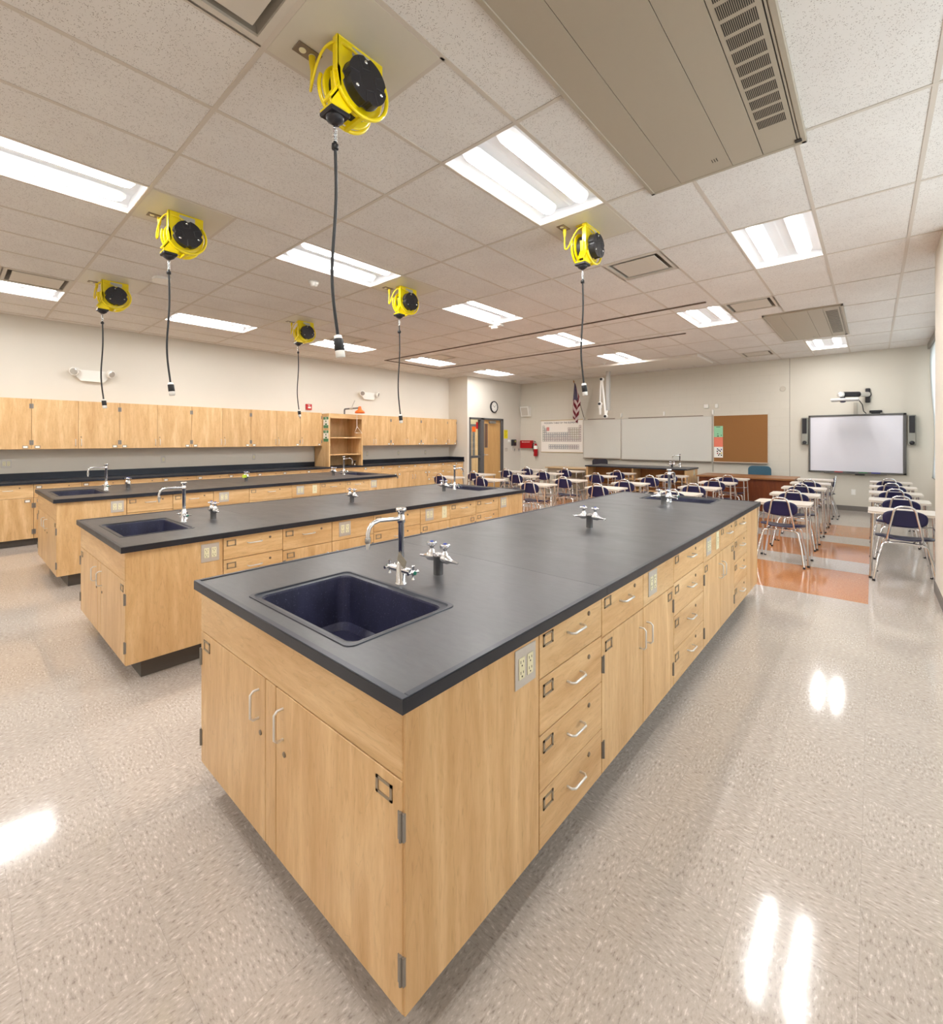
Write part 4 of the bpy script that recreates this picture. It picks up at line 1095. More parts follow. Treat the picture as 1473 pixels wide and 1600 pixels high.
MB().lathe((-9.2, 6.37, hz0), (0, 0, 1), [(0, 0.025), (0.03, 0.02), (0.035, 0.012), (0.06, 0.012), (0.065, 0.02), (0.08, 0.02)], 14).build('base', CHROME, ew)
MB().lathe((-9.2, 6.37, hz0 + 0.08), (0, 0, 1), [(0, 0.02), (0.025, 0.036), (0.035, 0.036)], 14).build('cap', BLACKP, ew)

# left wall fittings
WF = Face('+x', XL - 0.019)
for y, lb in ((0.575, 'double outlet above the counter at the left edge of the photo'), (2.591, 'outlet below the wall cabinets left of mid wall'), (4.218, 'outlet below the wall cabinets left of the hutch'),
              (7.075, 'outlet above the counter, first to the right of the hutch'), (8.107, 'outlet above the counter, second to the right of the hutch'), (9.107, 'outlet above the counter, third to the right of the hutch')):
    t = thing('wall_outlet', lb, 'outlet', (XL, y, 1.163), 'outlets under the wall cabinets')
    outlet(WF, y, 1.163, t, 2 if y < 1 else 1, STEEL)
for y, z, lb in ((1.57, 2.585, 'white twin-head emergency light at the far left of the wall'), (7.08, 2.655, 'white twin-head emergency light above the shower head')):
    t = thing('emergency_light', lb, 'emergency light', (XL, y, z), 'emergency lights on the left wall')
    MB().prism([(y - 0.19, z + 0.06), (y + 0.19, z + 0.06), (y + 0.19, z - 0.05), (y + 0.14, z - 0.10), (y - 0.14, z - 0.10), (y - 0.19, z - 0.05)], 'x', XL + 0.001, XL + 0.075).build('battery_box', WHITEP, t, 0.01)
    for s_ in (-1, 1):
        hd = MB().lathe((XL + 0.075, y + s_ * 0.20, z + 0.045), (0.75, s_ * 0.5, -0.25), [(0, 0.035), (0.03, 0.06), (0.075, 0.068), (0.085, 0.062)], 18).build('lamp_head', WHITEP, t)
        ax_ = Vector((0.75, s_ * 0.5, -0.25)).normalized()
        MB().lathe(Vector((XL + 0.075, y + s_ * 0.20, z + 0.045)) + ax_ * 0.083, ax_, [(0, 0.055), (0.006, 0.045)], 18).build('lamp_glass', mat('lamp_reflector', (206, 204, 200), 0.15, 0.6, noise=0.04), hd)
t = thing('fire_alarm', 'red fire alarm strobe on the left wall above the cabinets', 'fire alarm', (XL, 5.446, 2.272))
MB().box(XL + 0.001, XL + 0.045, 5.375, 5.515, 2.205, 2.335).build('case', RED, t, 0.006)
MB().box(XL + 0.045, XL + 0.065, 5.41, 5.48, 2.235, 2.275).build('strobe', CARD, t, 0.005)
text('lettering', 'FIRE', 0.034, (XL + 0.0465, 5.445, 2.305), ROT_LEFT, CARD, t)

# ------------------------------------------------------------------ door wall fittings
t = thing('wall_clock', 'round black-rimmed clock above the door', 'clock', (XD, 11.32, 2.55))
MB().lathe((XD + 0.001, 11.32, 2.55), (1, 0, 0), [(0, 0.18), (0.03, 0.185), (0.045, 0.172), (0.045, 0.155), (0.028, 0.150)], 40, False).build('rim', BLACKP, t)
MB().lathe((XD + 0.001, 11.32, 2.55), (1, 0, 0), [(0, 0.152), (0.03, 0.152)], 40).build('dial', CARD, t)
mk = MB()
for q in range(12):
    a = R(30 * q); c, s_ = math.cos(a), math.sin(a)
    mk.tube([(XD + 0.033, 11.32 + s_ * 0.125, 2.55 + c * 0.125), (XD + 0.033, 11.32 + s_ * 0.143, 2.55 + c * 0.143)], 0.003, 5)
mk.build('hour_marks', BLACKP, t)
for q in range(12):
    a = R(30 * (q + 1)); text('numeral', str(q + 1), 0.030, (XD + 0.033, 11.32 + math.sin(a) * 0.104, 2.55 + math.cos(a) * 0.104), ROT_LEFT, BLACKP, t)
hnd = MB()
for a, L, w in ((R(308), 0.075, 0.004), (R(52), 0.11, 0.003)):
    hnd.tube([(XD + 0.036, 11.32 - math.sin(a) * 0.02, 2.55 - math.cos(a) * 0.02), (XD + 0.036, 11.32 + math.sin(a) * L, 2.55 + math.cos(a) * L)], w, 6)
hnd.build('hands', BLACKP, t)
t = thing('yellow_notice', 'yellow paper notice on the wall beside the door', 'notice', (XD, 11.955, 1.70))
MB().box(XD + 0.0005, XD + 0.003, 11.86, 12.06, 1.56, 1.84).build('paper', mat('yellow_paper', (244, 226, 20), 0.7, noise=0.02), t)
ln = MB()
for q in range(6): ln.box(XD + 0.003, XD + 0.0036, 11.88, 12.04 - 0.03 * (q % 3), 1.80 - q * 0.036, 1.806 - q * 0.036)
ln.build('printed_lines', SLOT, t)
t = thing('wall_phone', 'black wall phone with curly cord right of the yellow notice', 'phone', (XD, 12.36, 1.43))
MB().box(XD + 0.001, XD + 0.06, 12.25, 12.48, 1.325, 1.53).build('phone_body', BLACKP, t, 0.01)
MB().box(XD + 0.02, XD + 0.09, 12.26, 12.31, 1.34, 1.53).build('handset', BLACKP, t, 0.012)
MB().box(XD + 0.06, XD + 0.062, 12.37, 12.45, 1.44, 1.50).build('display', mat('lcd_green', (150, 160, 90), 0.4, noise=0.03), t)
MB().tube([(XD + 0.05, 12.285, 1.34), (XD + 0.04, 12.27, 1.25), (XD + 0.035, 12.29, 1.17), (XD + 0.035, 12.33, 1.17), (XD + 0.04, 12.35, 1.25), (XD + 0.04, 12.36, 1.33)], 0.005, 8).build('curly_cord', WHITEP, t)
t = thing('thermostat_dome', 'small white dome on the wall left of the phone', 'sensor', (XD, 12.12, 1.49))
MB().lathe((XD + 0.001, 12.13, 1.48), (1, 0, 0), [(0, 0.05), (0.02, 0.048), (0.04, 0.03)], 18).build('dome', WHITEP, t)
DW = Face('+x', XD - 0.019)
for y, z, m, lb in ((11.988, 1.20, 2, 'double steel switch plate below the yellow notice'), (12.44, 1.19, 1, 'ivory switch plate below the phone'), (12.69, 1.19, 1, 'dark switch plate near the corner by the red box')):
    t = thing('switch_plate', lb, 'switch', (XD, y, z), 'switch plates right of the door')
    pl = DW.box(MB(), y - (0.07 if m == 2 else 0.04), y + (0.07 if m == 2 else 0.04), 0.0195, 0.0225, z - 0.058, z + 0.058).build('plate', STEEL, t, 0.001)
    for u in ((-0.023, 0.023) if m == 2 else (0,)): DW.box(MB(), y + u - 0.006, y + u + 0.006, 0.0225, 0.032, z - 0.014, z + 0.014).build('toggle', SLOT if z < 1.195 else IVORY, pl)

# ------------------------------------------------------------------ back wall fittings
yb = YB - 0.001
t = thing('wall_speaker', 'white square speaker box high in the back corner', 'speaker', (-8.66, YB, 2.45))
MB().prism([(YB - 0.001, 2.61), (YB - 0.001, 2.30), (YB - 0.10, 2.29), (YB - 0.18, 2.62)], 'x', -8.83, -8.50).build('case', WHITEP, t, 0.006)
n_ = Vector((0, -0.33, -0.08)); 
MB().add([(-8.79, YB - 0.112, 2.325), (-8.54, YB - 0.112, 2.325), (-8.54, YB - 0.178, 2.585), (-8.79, YB - 0.178, 2.585)], [(0, 1, 2, 3)]).build('grille', mat('grille_cloth', (204, 196, 184), 0.8, noise=0.08, nscale=200), t)
t = thing('fire_blanket_box', 'red wall box with white lettering in the back corner', 'fire blanket box', (-8.62, YB, 1.37))
MB().box(-8.86, -8.40, YB - 0.12, yb, 1.245, 1.50).build('case', RED, t, 0.006)
text('lettering', 'FIRE BLANKET', 0.052, (-8.63, YB - 0.1215, 1.445), ROT_BACK, CARD, t)
t = thing('fire_extinguisher', 'red fire extinguisher beside the red wall box', 'fire extinguisher', (-8.26, YB - 0.09, 0.98))
MB().lathe((-8.265, YB - 0.09, 0.985), (0, 0, 1), [(0, 0.05), (0.01, 0.066), (0.33, 0.066), (0.375, 0.045), (0.395, 0.024), (0.42, 0.022)], 24).build('cylinder', RED, t)
MB().box(-8.285, -8.245, YB - 0.11, YB - 0.07, 1.40, 1.44).build('valve', STEEL, t)
MB().tube([(-8.265, YB - 0.08, 1.44), (-8.265, YB - 0.13, 1.47), (-8.265, YB - 0.19, 1.47)], 0.010, 8).build('grip', BLACKP, t)
MB().tube([(-8.285, YB - 0.09, 1.42), (-8.36, YB - 0.09, 1.40), (-8.37, YB - 0.09, 1.28), (-8.345, YB - 0.09, 1.12)], 0.010, 8).build('hose', BLACKR, t)
MB().lathe((-8.265, YB - 0.09, 1.22), (0, 0, 1), [(0, 0.0667), (0.11, 0.0667)], 24).build('label', CARD, t)
# periodic table chart
PX0, PX1, PZ0, PZ1 = -8.10, -6.62, 1.13, 2.13
pt = thing('periodic_table_chart', 'large wall chart of the chemical elements left of the whiteboard', 'chart', ((PX0 + PX1) / 2, YB, 1.63))
MB().box(PX0, PX1, YB - 0.012, yb - .004, PZ0, PZ1).build('sheet', mat('chart_paper', (240, 234, 226), 0.6, noise=0.01), pt)
MB().tube([(PX0 - 0.02, YB - 0.014, PZ1 + 0.01), (PX1 + 0.02, YB - 0.014, PZ1 + 0.01)], 0.013, 10).tube([(PX0 - 0.01, YB - 0.014, PZ0 - 0.005), (PX1 + 0.01, YB - 0.014, PZ0 - 0.005)], 0.012, 10).build('rails', mat('rail_wood', (200, 178, 140), 0.5, noise=0.03), pt)
text('title', 'MODERN TABLE OF THE ELEMENTS', 0.076, ((PX0 + PX1) / 2 - 0.02, YB - 0.0128, PZ1 - 0.075), ROT_BACK, mat('ink_navy', (52, 50, 66), 0.7, noise=0.02), pt)
cw = (PX1 - PX0 - 0.10) / 18; ch = 0.073; px0 = PX0 + 0.05; pz = PZ1 - 0.155
SYM = {1: 'H . . . . . . . . . . . . . . . . He', 2: 'Li Be . . . . . . . . . . B C N O F Ne', 3: 'Na Mg . . . . . . . . . . Al Si P S Cl Ar', 4: 'K Ca Sc Ti V Cr Mn Fe Co Ni Cu Zn Ga Ge As Se Br Kr',
       5: 'Rb Sr Y Zr Nb Mo Tc Ru Rh Pd Ag Cd In Sn Sb Te I Xe', 6: 'Cs Ba La Hf Ta W Re Os Ir Pt Au Hg Tl Pb Bi Po At Rn', 7: 'Fr Ra Ac Rf Db Sg Bh Hs Mt Ds Rg Cn Nh Fl Mc Lv Ts Og',
       9: '. . . Ce Pr Nd Pm Sm Eu Gd Tb Dy Ho Er Tm Yb Lu .', 10: '. . . Th Pa U Np Pu Am Cm Bk Cf Es Fm Md No Lr .'}
ctab = {'g': ((176, 206, 172)), 'b': ((172, 190, 204)), 'p': ((214, 176, 186)), 'y': ((226, 216, 168)), 'r': ((214, 150, 150))}
cellm = MB(); cellr = MB(); ck = list(ctab)
alltxt = []
for r_, row in SYM.items():
    toks = row.split(); line = []
    for c_, s_ in enumerate(toks):
        if s_ == '.': continue
        kind = 'g' if c_ == 0 else 'r' if c_ == 17 else 'y' if (c_ >= 13 and r_ <= 6 and c_ >= 11 + r_ // 2) else 'p' if r_ in (6, 7) or c_ > 11 else 'b'
        zz = pz - (r_ - 1) * ch - (0.02 if r_ > 7 else 0); x = px0 + c_ * cw
        mb = cellr if r_ > 7 else cellm; mb.cur = ck.index(kind); b_ = 0.009
        mb.box(x + .002, x + cw - .002, YB - 0.0128, YB - 0.0118, zz - ch + 0.003, zz - ch + 0.003 + b_).box(x + .002, x + cw - .002, YB - 0.0128, YB - 0.0118, zz - b_, zz)
        mb.box(x + .002, x + .002 + b_, YB - 0.0128, YB - 0.0118, zz - ch + 0.003, zz).box(x + cw - .002 - b_, x + cw - .002, YB - 0.0128, YB - 0.0118, zz - ch + 0.003, zz)
        alltxt.append((s_, x + cw / 2, zz - ch / 2))
for nm_, mb in (('element_cells', cellm), ('rare_earth_cells', cellr)): mb.build(nm_, [mat('chart_' + c_, tuple(int(v * 0.62) for v in ctab[c_]), 0.7, noise=0.02) for c_ in ck], pt)
# element symbols gathered into one printed layer
sym = MB()
for s_, x, z in alltxt:
    cu = bpy.data.curves.new('sym', 'FONT'); cu.body = s_; cu.size = 0.040; cu.align_x = 'CENTER'; cu.align_y = 'CENTER'; cu.resolution_u = 1
    ob = bpy.data.objects.new('sym', cu); COL.objects.link(ob)
    dg = bpy.context.evaluated_depsgraph_get(); dg.update()
    me = bpy.data.meshes.new_from_object(ob.evaluated_get(dg))
    sym.add([(x + v.co.x, YB - 0.0127, z + v.co.y) for v in me.vertices], [tuple(p.vertices) for p in me.polygons])
    bpy.data.objects.remove(ob); bpy.data.curves.remove(cu); bpy.data.meshes.remove(me)
sym.build('element_symbols', mat('ink_dark', (70, 62, 66), 0.7, noise=0.02), pt)
MB().box(px0 + 2 * cw, px0 + 3.3 * cw, YB - 0.0126, YB - 0.0118, pz - 0.17, pz - 0.05).build('key_block', mat('chart_red', (214, 140, 136), 0.7, noise=0.02), pt)

# flag
fl = thing('wall_flag', 'American flag drooping from a slanted pole on the back wall', 'flag', (-6.58, YB, 2.18))
p0, p1 = Vector((-6.575, YB - 0.01, 2.17)), Vector((-6.64, 12.28, 3.22))
MB().tube([p0, p1], 0.009, 8).build('pole', mat('pole_wood', (84, 66, 48), 0.5, noise=0.04), fl)
MB().lathe(p1, (p1 - p0), [(0, 0.01), (0.02, 0.02), (0.05, 0.014), (0.08, 0.002)], 10).build('finial', mat('gold_paint', (170, 120, 70), 0.3, 0.8, noise=0.03), fl)
MB().box(-6.60, -6.55, YB - 0.04, yb, 2.12, 2.20).build('bracket', STEEL, fl)
fb = MB(); na_, nb_ = 30, 60
FW = mat('flag_white', (226, 206, 204), 0.8, noise=0.03); FR = mat('flag_red', (120, 22, 40), 0.8, noise=0.05); FBm = mat('flag_blue', (40, 42, 86), 0.8, noise=0.05)
def fpt(a, b):
    top = p0.lerp(p1, 0.97)
    L = 1.17
    wl = 0.02 + 0.13 * min(1, b / 0.55) if b < 0.55 else 0.15 - 0.05 * (b - 0.55)
    wr = 0.02 + 0.18 * min(1, b / 0.45) if b < 0.45 else 0.20 - 0.20 * (b - 0.45) / 0.55
    x = top.x + (-wl * (1 - a) + wr * a) * 0.85 + 0.02
    z = top.z - L * b * (0.93 + 0.07 * a) + (0.0 if b < 0.85 else (b - 0.85) * 0.6 * (1 - a))
    y = top.y + 0.04 * math.sin(a * 11 + b * 3) * (0.3 + b) + 0.10 * b
    return (x, y, z)
for ia in range(na_):
    for ib in range(nb_):
        a, b = (ia + .5) / na_, (ib + .5) / nb_
        if b < 0.43 and a < 0.72 - 0.35 * max(0, b - 0.2) : m = 2
        else:
            ph_ = (b * 9.0 - a * 4.5) if a < 0.62 else (b * 9.0 + a * 4.5 - 5.58)
            m = 1 if math.floor(ph_) % 2 else 0
        if m == 2 and (ia * 3 + ib * 2) % 7 == 0: m = 0
        fb.cur = m
        u0, u1, v0, v1 = ia / na_, (ia + 1) / na_, ib / nb_, (ib + 1) / nb_
        fb.add([fpt(u0, v0), fpt(u1, v0), fpt(u1, v1), fpt(u0, v1)], [(0, 1, 2, 3)], True)
fo = fb.build('flag_cloth', [FW, FR, FBm], fl)
sol = fo.modifiers.new('thickness', 'SOLIDIFY'); sol.thickness = 0.003

# boards
def board(name, label, cat, x0, x1, z0, z1, m, frame, tray=True):
    t = thing(name, label, cat, ((x0 + x1) / 2, YB, z0), None)
    b = MB().box(x0 + 0.012, x1 - 0.012, YB - 0.016, yb, z0 + 0.012, z1 - 0.012).build('panel', m, t)
    fr = MB().box(x0, x1, YB - 0.022, yb, z0, z0 + 0.016).box(x0, x1, YB - 0.022, yb, z1 - 0.016, z1).box(x0, x0 + 0.016, YB - 0.022, yb, z0, z1).box(x1 - 0.016, x1, YB - 0.022, yb, z0, z1)
    fr.build('board_frame', frame, t, 0.002)
    if tray: MB().box(x0 + 0.02, x1 - 0.02, YB - 0.085, YB - 0.02, z0 - 0.02, z0 - 0.004).build('pen_tray', TRAYM, t, 0.003)
    return t
t = board('whiteboard', 'narrow left whiteboard panel behind the folded extraction arm', 'whiteboard', -6.60, -5.418, 0.975, 2.125, BOARD, ALU)
MB().box(-6.45, -5.60, YB - 0.03, YB - 0.02, 2.125, 2.145).build('map_rail', TRAYM, t)
t = board('whiteboard', 'wide right whiteboard panel left of the cork board', 'whiteboard', -5.412, -3.045, 0.965, 2.125, BOARD, ALU)
MB().box(-5.2, -3.25, YB - 0.03, YB - 0.02, 2.125, 2.145).build('map_rail', TRAYM, t)
for x in (-5.406, -4.222, -3.03):
    pass
board('cork_board', 'brown cork board with papers pinned along its left edge', 'bulletin board', -3.02, -1.84, 0.96, 2.135, CORK, mat('cork_frame', (214, 204, 188), 0.4, noise=0.02), True)
for n, (x, lb) in enumerate(((-5.406, 'white map hook above the joint of the two whiteboards'), (-4.222, 'white map hook above the middle of the wide whiteboard'), (-3.03, 'white hook and strip between the whiteboard and cork board'))):
    t = thing('map_hook', lb, 'hook', (x, YB, 2.2), 'white hooks above the boards')
    MB().box(x - 0.022, x + 0.022, YB - 0.035, yb, 2.17 if n < 2 else 2.16, 2.28).build('hook_clip', WHITEP, t, 0.004)
    if n == 2: MB().box(x - 0.008, x + 0.006, YB - 0.024, yb, 0.72, 2.16).build('strip', ALU, t)
def paper(name, label, z0, z1, m):
    t = thing(name, label, 'paper', (-2.90, YB, z0))
    MB().box(-3.0, -2.80, YB - 0.0195, YB - 0.0165, z0, z1).build('sheet', m, t)
    return t
t = paper('pinned_paper', 'green paper at the top left of the cork board', 1.588, 1.865, mat('paper_green', (150, 208, 168), 0.7, noise=0.02))
MB().box(-2.95, -2.86, YB - 0.0202, YB - 0.0195, 1.835, 1.848).box(-2.93, -2.89, YB - 0.0202, YB - 0.0195, 1.60, 1.625).box(-2.845, -2.83, YB - 0.0202, YB - 0.0195, 1.62, 1.645).box(-2.93, -2.90, YB - 0.0202, YB - 0.0195, 1.66, 1.675).build('print', SLOT, t)
t = paper('pinned_paper', 'orange red paper pinned in the middle on the cork board', 1.345, 1.586, mat('paper_coral', (236, 130, 106), 0.7, noise=0.02))
t = paper('pinned_paper', 'white paper with coloured squares at the lower left of the cork board', 1.075, 1.343, CARD)
for cx_, cz_, c_ in ((-2.92, 1.29, (40, 60, 120)), (-2.89, 1.26, (30, 40, 60)), (-2.835, 1.28, (60, 90, 160)), (-2.925, 1.23, (30, 20, 30)), (-2.86, 1.235, (40, 30, 50)), (-2.92, 1.18, (160, 30, 50)), (-2.87, 1.17, (90, 70, 20)), (-2.83, 1.19, (220, 190, 40)), (-2.895, 1.135, (30, 40, 30)), (-2.835, 1.135, (40, 60, 20))):
    MB().box(cx_ - 0.014, cx_ + 0.014, YB - 0.0202, YB - 0.0195, cz_ - 0.016, cz_ + 0.016).build('colour_square', mat('ink_%d_%d_%d' % c_, c_, 0.7, noise=0.02), t)
for x0, x1, z0, z1, lb in ((-3.228, -3.126, 2.325, 2.425, 'left of two small white boxes above the whiteboard corner'), (-2.975, -2.909, 2.322, 2.42, 'right of two small white boxes above the whiteboard corner')):
    t = thing('junction_box', lb, 'wall box', ((x0 + x1) / 2, YB, z0), 'small white boxes above the boards'); MB().box(x0, x1, YB - 0.045, yb, z0, z1).build('cover', WHITEP, t, 0.004)
t = thing('wall_sensor', 'small round thermostat high on the back wall left of the joint line', 'sensor', (-1.56, YB, 2.70))
MB().lathe((-1.56, yb, 2.70), (0, -1, 0), [(0, 0.06), (0.006, 0.06), (0.008, 0.05)], 24).build('plate', mat('plate_cream', (200, 192, 178), 0.5, noise=0.02), t)

# interactive board
SX0, SX1, SZ0, SZ1 = -1.075, 0.512, 0.808, 2.062
t = thing('interactive_board', 'wide white interactive board with dark frame on the back wall', 'interactive board', ((SX0 + SX1) / 2, YB, SZ0))
MB().box(SX0 + 0.03, SX1 - 0.045, YB - 0.035, yb, SZ0 + 0.03, SZ1 - 0.03).build('surface', SCREENW, t)
MB().box(SX0, SX0 + 0.032, YB - 0.055, yb, SZ0, SZ1).box(SX1 - 0.05, SX1, YB - 0.055, yb, SZ0, SZ1).box(SX0, SX1, YB - 0.055, yb, SZ1 - 0.036, SZ1).box(SX0, SX1, YB - 0.055, yb, SZ0, SZ0 + 0.034).build('frame', SCRFR, t, 0.004)
tr_ = MB().box(-0.80, 0.22, YB - 0.13, YB - 0.055, SZ0 - 0.012, SZ0 + 0.012).build('pen_tray', SCRFR, t, 0.004)
for x, c_ in ((-0.55, (190, 40, 40)), (-0.15, (40, 130, 70)), (0.05, (50, 60, 170)), (-0.35, (40, 40, 44))):
    MB().tube([(x - 0.07, YB - 0.09, SZ0 + 0.02), (x + 0.07, YB - 0.09, SZ0 + 0.02)], 0.009, 8).build('pen', mat('pen_%d_%d_%d' % c_, c_, 0.4, noise=0.02), tr_)
MB().box(-0.28, -0.12, YB - 0.12, YB - 0.06, SZ0 - 0.035, SZ0 - 0.012).build('sensor_pod', BLACKP, t, 0.006)
for x0, x1, lb in ((-1.205, -1.085, 'grey and black speaker left of the interactive board'), (0.53, 0.65, 'grey and black speaker right of the interactive board')):
    t = thing('board_speaker', lb, 'speaker', ((x0 + x1) / 2, YB, 1.41), 'interactive board speakers')
    MB().box(x0, x1, YB - 0.10, yb, 1.41, 2.02).build('case', SPKG, t, 0.012)
    MB().box(x0 + 0.018, x1 - 0.018, YB - 0.112, YB - 0.10, 1.66, 2.0).build('grille', BLACKP, t, 0.008)
    MB().lathe(((x0 + x1) / 2, YB - 0.10, 1.46), (0, -1, 0), [(0, 0.04), (0.01, 0.038), (0.02, 0.02)], 18).build('knob', BLACKP, t)
# short throw projector on boom
t = thing('projector', 'silver short-throw projector on a wall boom above the interactive board', 'projector', (-0.07, YB, 2.45))
MB().lathe((-0.075, yb, 2.47), (0, -1, 0), [(0, 0.06), (0.03, 0.06), (0.04, 0.04)], 20).build('wall_plate', BLACKP, t)
MB().box(-0.115, -0.035, YB - 0.06, yb, 2.30, 2.60).build('wall_bracket', BLACKP, t, 0.012)
bm_ = MB().tube([(-0.075, YB - 0.05, 2.475), (-0.22, 12.53, 2.468)], 0.052, 16).build('boom', SATIN, t)
MB().tube([(-0.22, 12.53, 2.468), (-0.50, 12.20, 2.455)], 0.056, 16).build('boom_sleeve', BLACKP, t)
MB().lathe((-0.50, 12.20, 2.455), (-0.28, -0.33, 0), [(-0.04, 0.06), (0.0, 0.062), (0.03, 0.05), (0.05, 0.02)], 16).build('end_cap', SATIN, t)
MB().box(-0.50, -0.42, 12.16, 12.24, 2.36, 2.40).build('mount', BLACKP, t)
pb = MB().box(-0.655, -0.20, 12.02, 12.38, 2.315, 2.365).build('projector_body', mat('silver_case', (206, 204, 204), 0.35, 0.3, noise=0.02), t, 0.012)
MB().lathe((-0.46, 12.2, 2.316), (0, 0, -1), [(0, 0.05), (0.02, 0.045), (0.03, 0.02)], 16).build('lens_dome', mat('lens_dark', (60, 60, 90), 0.15, noise=0.03), pb)
MB().tube([(-0.22, 12.3, 2.35), (-0.16, 12.55, 2.25), (-0.14, 12.7, 2.12), (-0.10, 12.76, 2.075)], 0.008, 8).build('cable', BLACKR, t)
MB().box(-0.305, -0.245, YB - 0.03, yb, 2.062, 2.32).build('cable_cover', mat('cover_grey', (176, 170, 158), 0.5, noise=0.02), t)
t = thing('cable_dock', 'small black dock sitting on top of the interactive board frame', 'dock', (0.05, 12.77, 2.062))
MB().box(-0.05, 0.15, YB - 0.055, YB - 0.005, 2.084, 2.135).build('case', BLACKP, t, 0.01)
MB().box(-0.02, 0.12, YB - 0.05, YB - 0.01, 2.062, 2.084).build('foot', BLACKP, t)
for x, lb in ((-0.307, 'small white outlet low on the back wall under the interactive board'),):
    t = thing('wall_outlet', lb, 'outlet', (x, YB, 0.40))
    MB().box(x - 0.035, x + 0.035, YB - 0.007, yb, 0.345, 0.46).build('plate', WHITEP, t, 0.001)
    MB().box(x - 0.016, x + 0.016, YB - 0.009, YB - 0.007, 0.37, 0.435).build('receptacle', CARD, t)

# roller shade by the window
t = thing('roller_shade', 'white roller shade hanging at the window on the right wall', 'window shade', (0.83, 9.6, 0.76))
sd = MB(); n = 28; vs = []
for q in range(n + 1):
    z = 0.80 + 2.48 * q / n; x = 0.862 + 0.030 * math.sin((z - 0.8) / 2.48 * math.pi * 1.7)
    vs += [(x, 6.75, z), (x, 12.55, z)]
sd.add(vs, [(2 * q, 2 * q + 1, 2 * q + 3, 2 * q + 2) for q in range(n)], True)
so = sd.build('fabric', SHADE, t)
m_ = so.modifiers.new('thickness', 'SOLIDIFY'); m_.thickness = 0.004
MB().tube([(0.872, 6.75, 0.79), (0.872, 12.55, 0.79)], 0.016, 10).build('bottom_bar', mat('bar_grey', (150, 150, 152), 0.4, 0.5, noise=0.02), t)
MB().box(0.80, 0.92, 6.70, 12.60, 3.28, H - 0.006).build('headrail', mat('rail_grey', (150, 144, 136), 0.4, 0.4, noise=0.02), t, 0.006)

# ------------------------------------------------------------------ furniture at the front of the room
bz = 0.865
t = thing('demonstration_bench', 'long maple demonstration bench with black top and open shelves', 'bench', (-4.33, 11.35, 0))
bx0, bx1, by0, by1 = -5.55, -3.12, 10.90, 11.78
MB().box(bx0 - 0.02, bx1 + 0.02, by0 - 0.03, by1 + 0.02, bz - 0.032, bz).build('top', EPOXY, t, 0.002)
for x in (bx0, bx0 + (bx1 - bx0) * 0.5 - 0.02, bx1 - 0.035): MB().box(x, x + 0.035, by0, by1, 0, bz - 0.033).build('upright', WV, t, 0.0015)
MB().box(bx0 + 0.035, bx1 - 0.035, by1 - 0.4, by1 - 0.38, 0.08, bz - 0.033).build('back_panel', maple('bench_back', (5, 5, .7), (176, 118, 66), (196, 138, 84)), t)
for z in (0.30, 0.56): MB().box(bx0 + 0.036, bx1 - 0.036, by0 + 0.02, by1 - 0.4, z, z + 0.02).build('shelf', WX, t)
MB().box(bx0 + 0.036, bx1 - 0.036, by0 + 0.05, by1 - 0.05, 0.0, 0.08).build('toe_base', KICK, t)
BX = Face('+x', bx1 - 0.019); outlet(BX, 11.5, 0.755, t, 2)
place(FP, True, (-3.45, 11.55, bz), math.pi / 2 * 3, 'chrome faucet on the demonstration bench in front of the whiteboard', 'faucet', 'lab faucets')
place(TP, True, (-3.55, 11.30, bz), 0, 'chrome gas tap on the right end of the demonstration bench', 'gas tap', 'twin gas taps')
t = thing('teacher_desk', 'long walnut teacher desk below the cork board', 'desk', (-2.05, 11.5, 0))
MB().box(-2.94, -1.15, 11.0, 11.95, 0.706, 0.74).build('desk_top', WALTOP, t, 0.003)
MB().box(-2.90, -1.19, 11.06, 11.08, 0.05, 0.706).build('modesty_panel', WALNUT, t)
for x in (-2.90, -1.215): MB().box(x, x + 0.025, 11.08, 11.92, 0, 0.706).build('side_panel', WALNUT, t)
t = thing('side_table', 'pale wood table left of the demonstration bench, against the back wall side', 'table', (-6.35, 11.75, 0))
MB().box(-7.10, -5.60, 11.40, 12.02, 0.71, 0.74).build('table_top', maple('table_top_wood', (0.7, 5, 5), (190, 162, 122), (206, 180, 140)), t, 0.003)
MB().box(-7.02, -5.68, 11.46, 11.50, 0.60, 0.71).build('apron', mat('table_grey', (150, 138, 120), 0.5, noise=0.03), t)
MB().box(-7.02, -5.68, 11.90, 11.92, 0.1, 0.71).build('back_panel', mat('table_grey', (150, 138, 120), 0.5, noise=0.03), t)
for x in (-7.04, -5.72):
    for y in (11.45, 11.93): MB().box(x, x + 0.05, y, y + 0.05, 0, 0.71).build('leg', mat('table_grey', (150, 138, 120)), t)
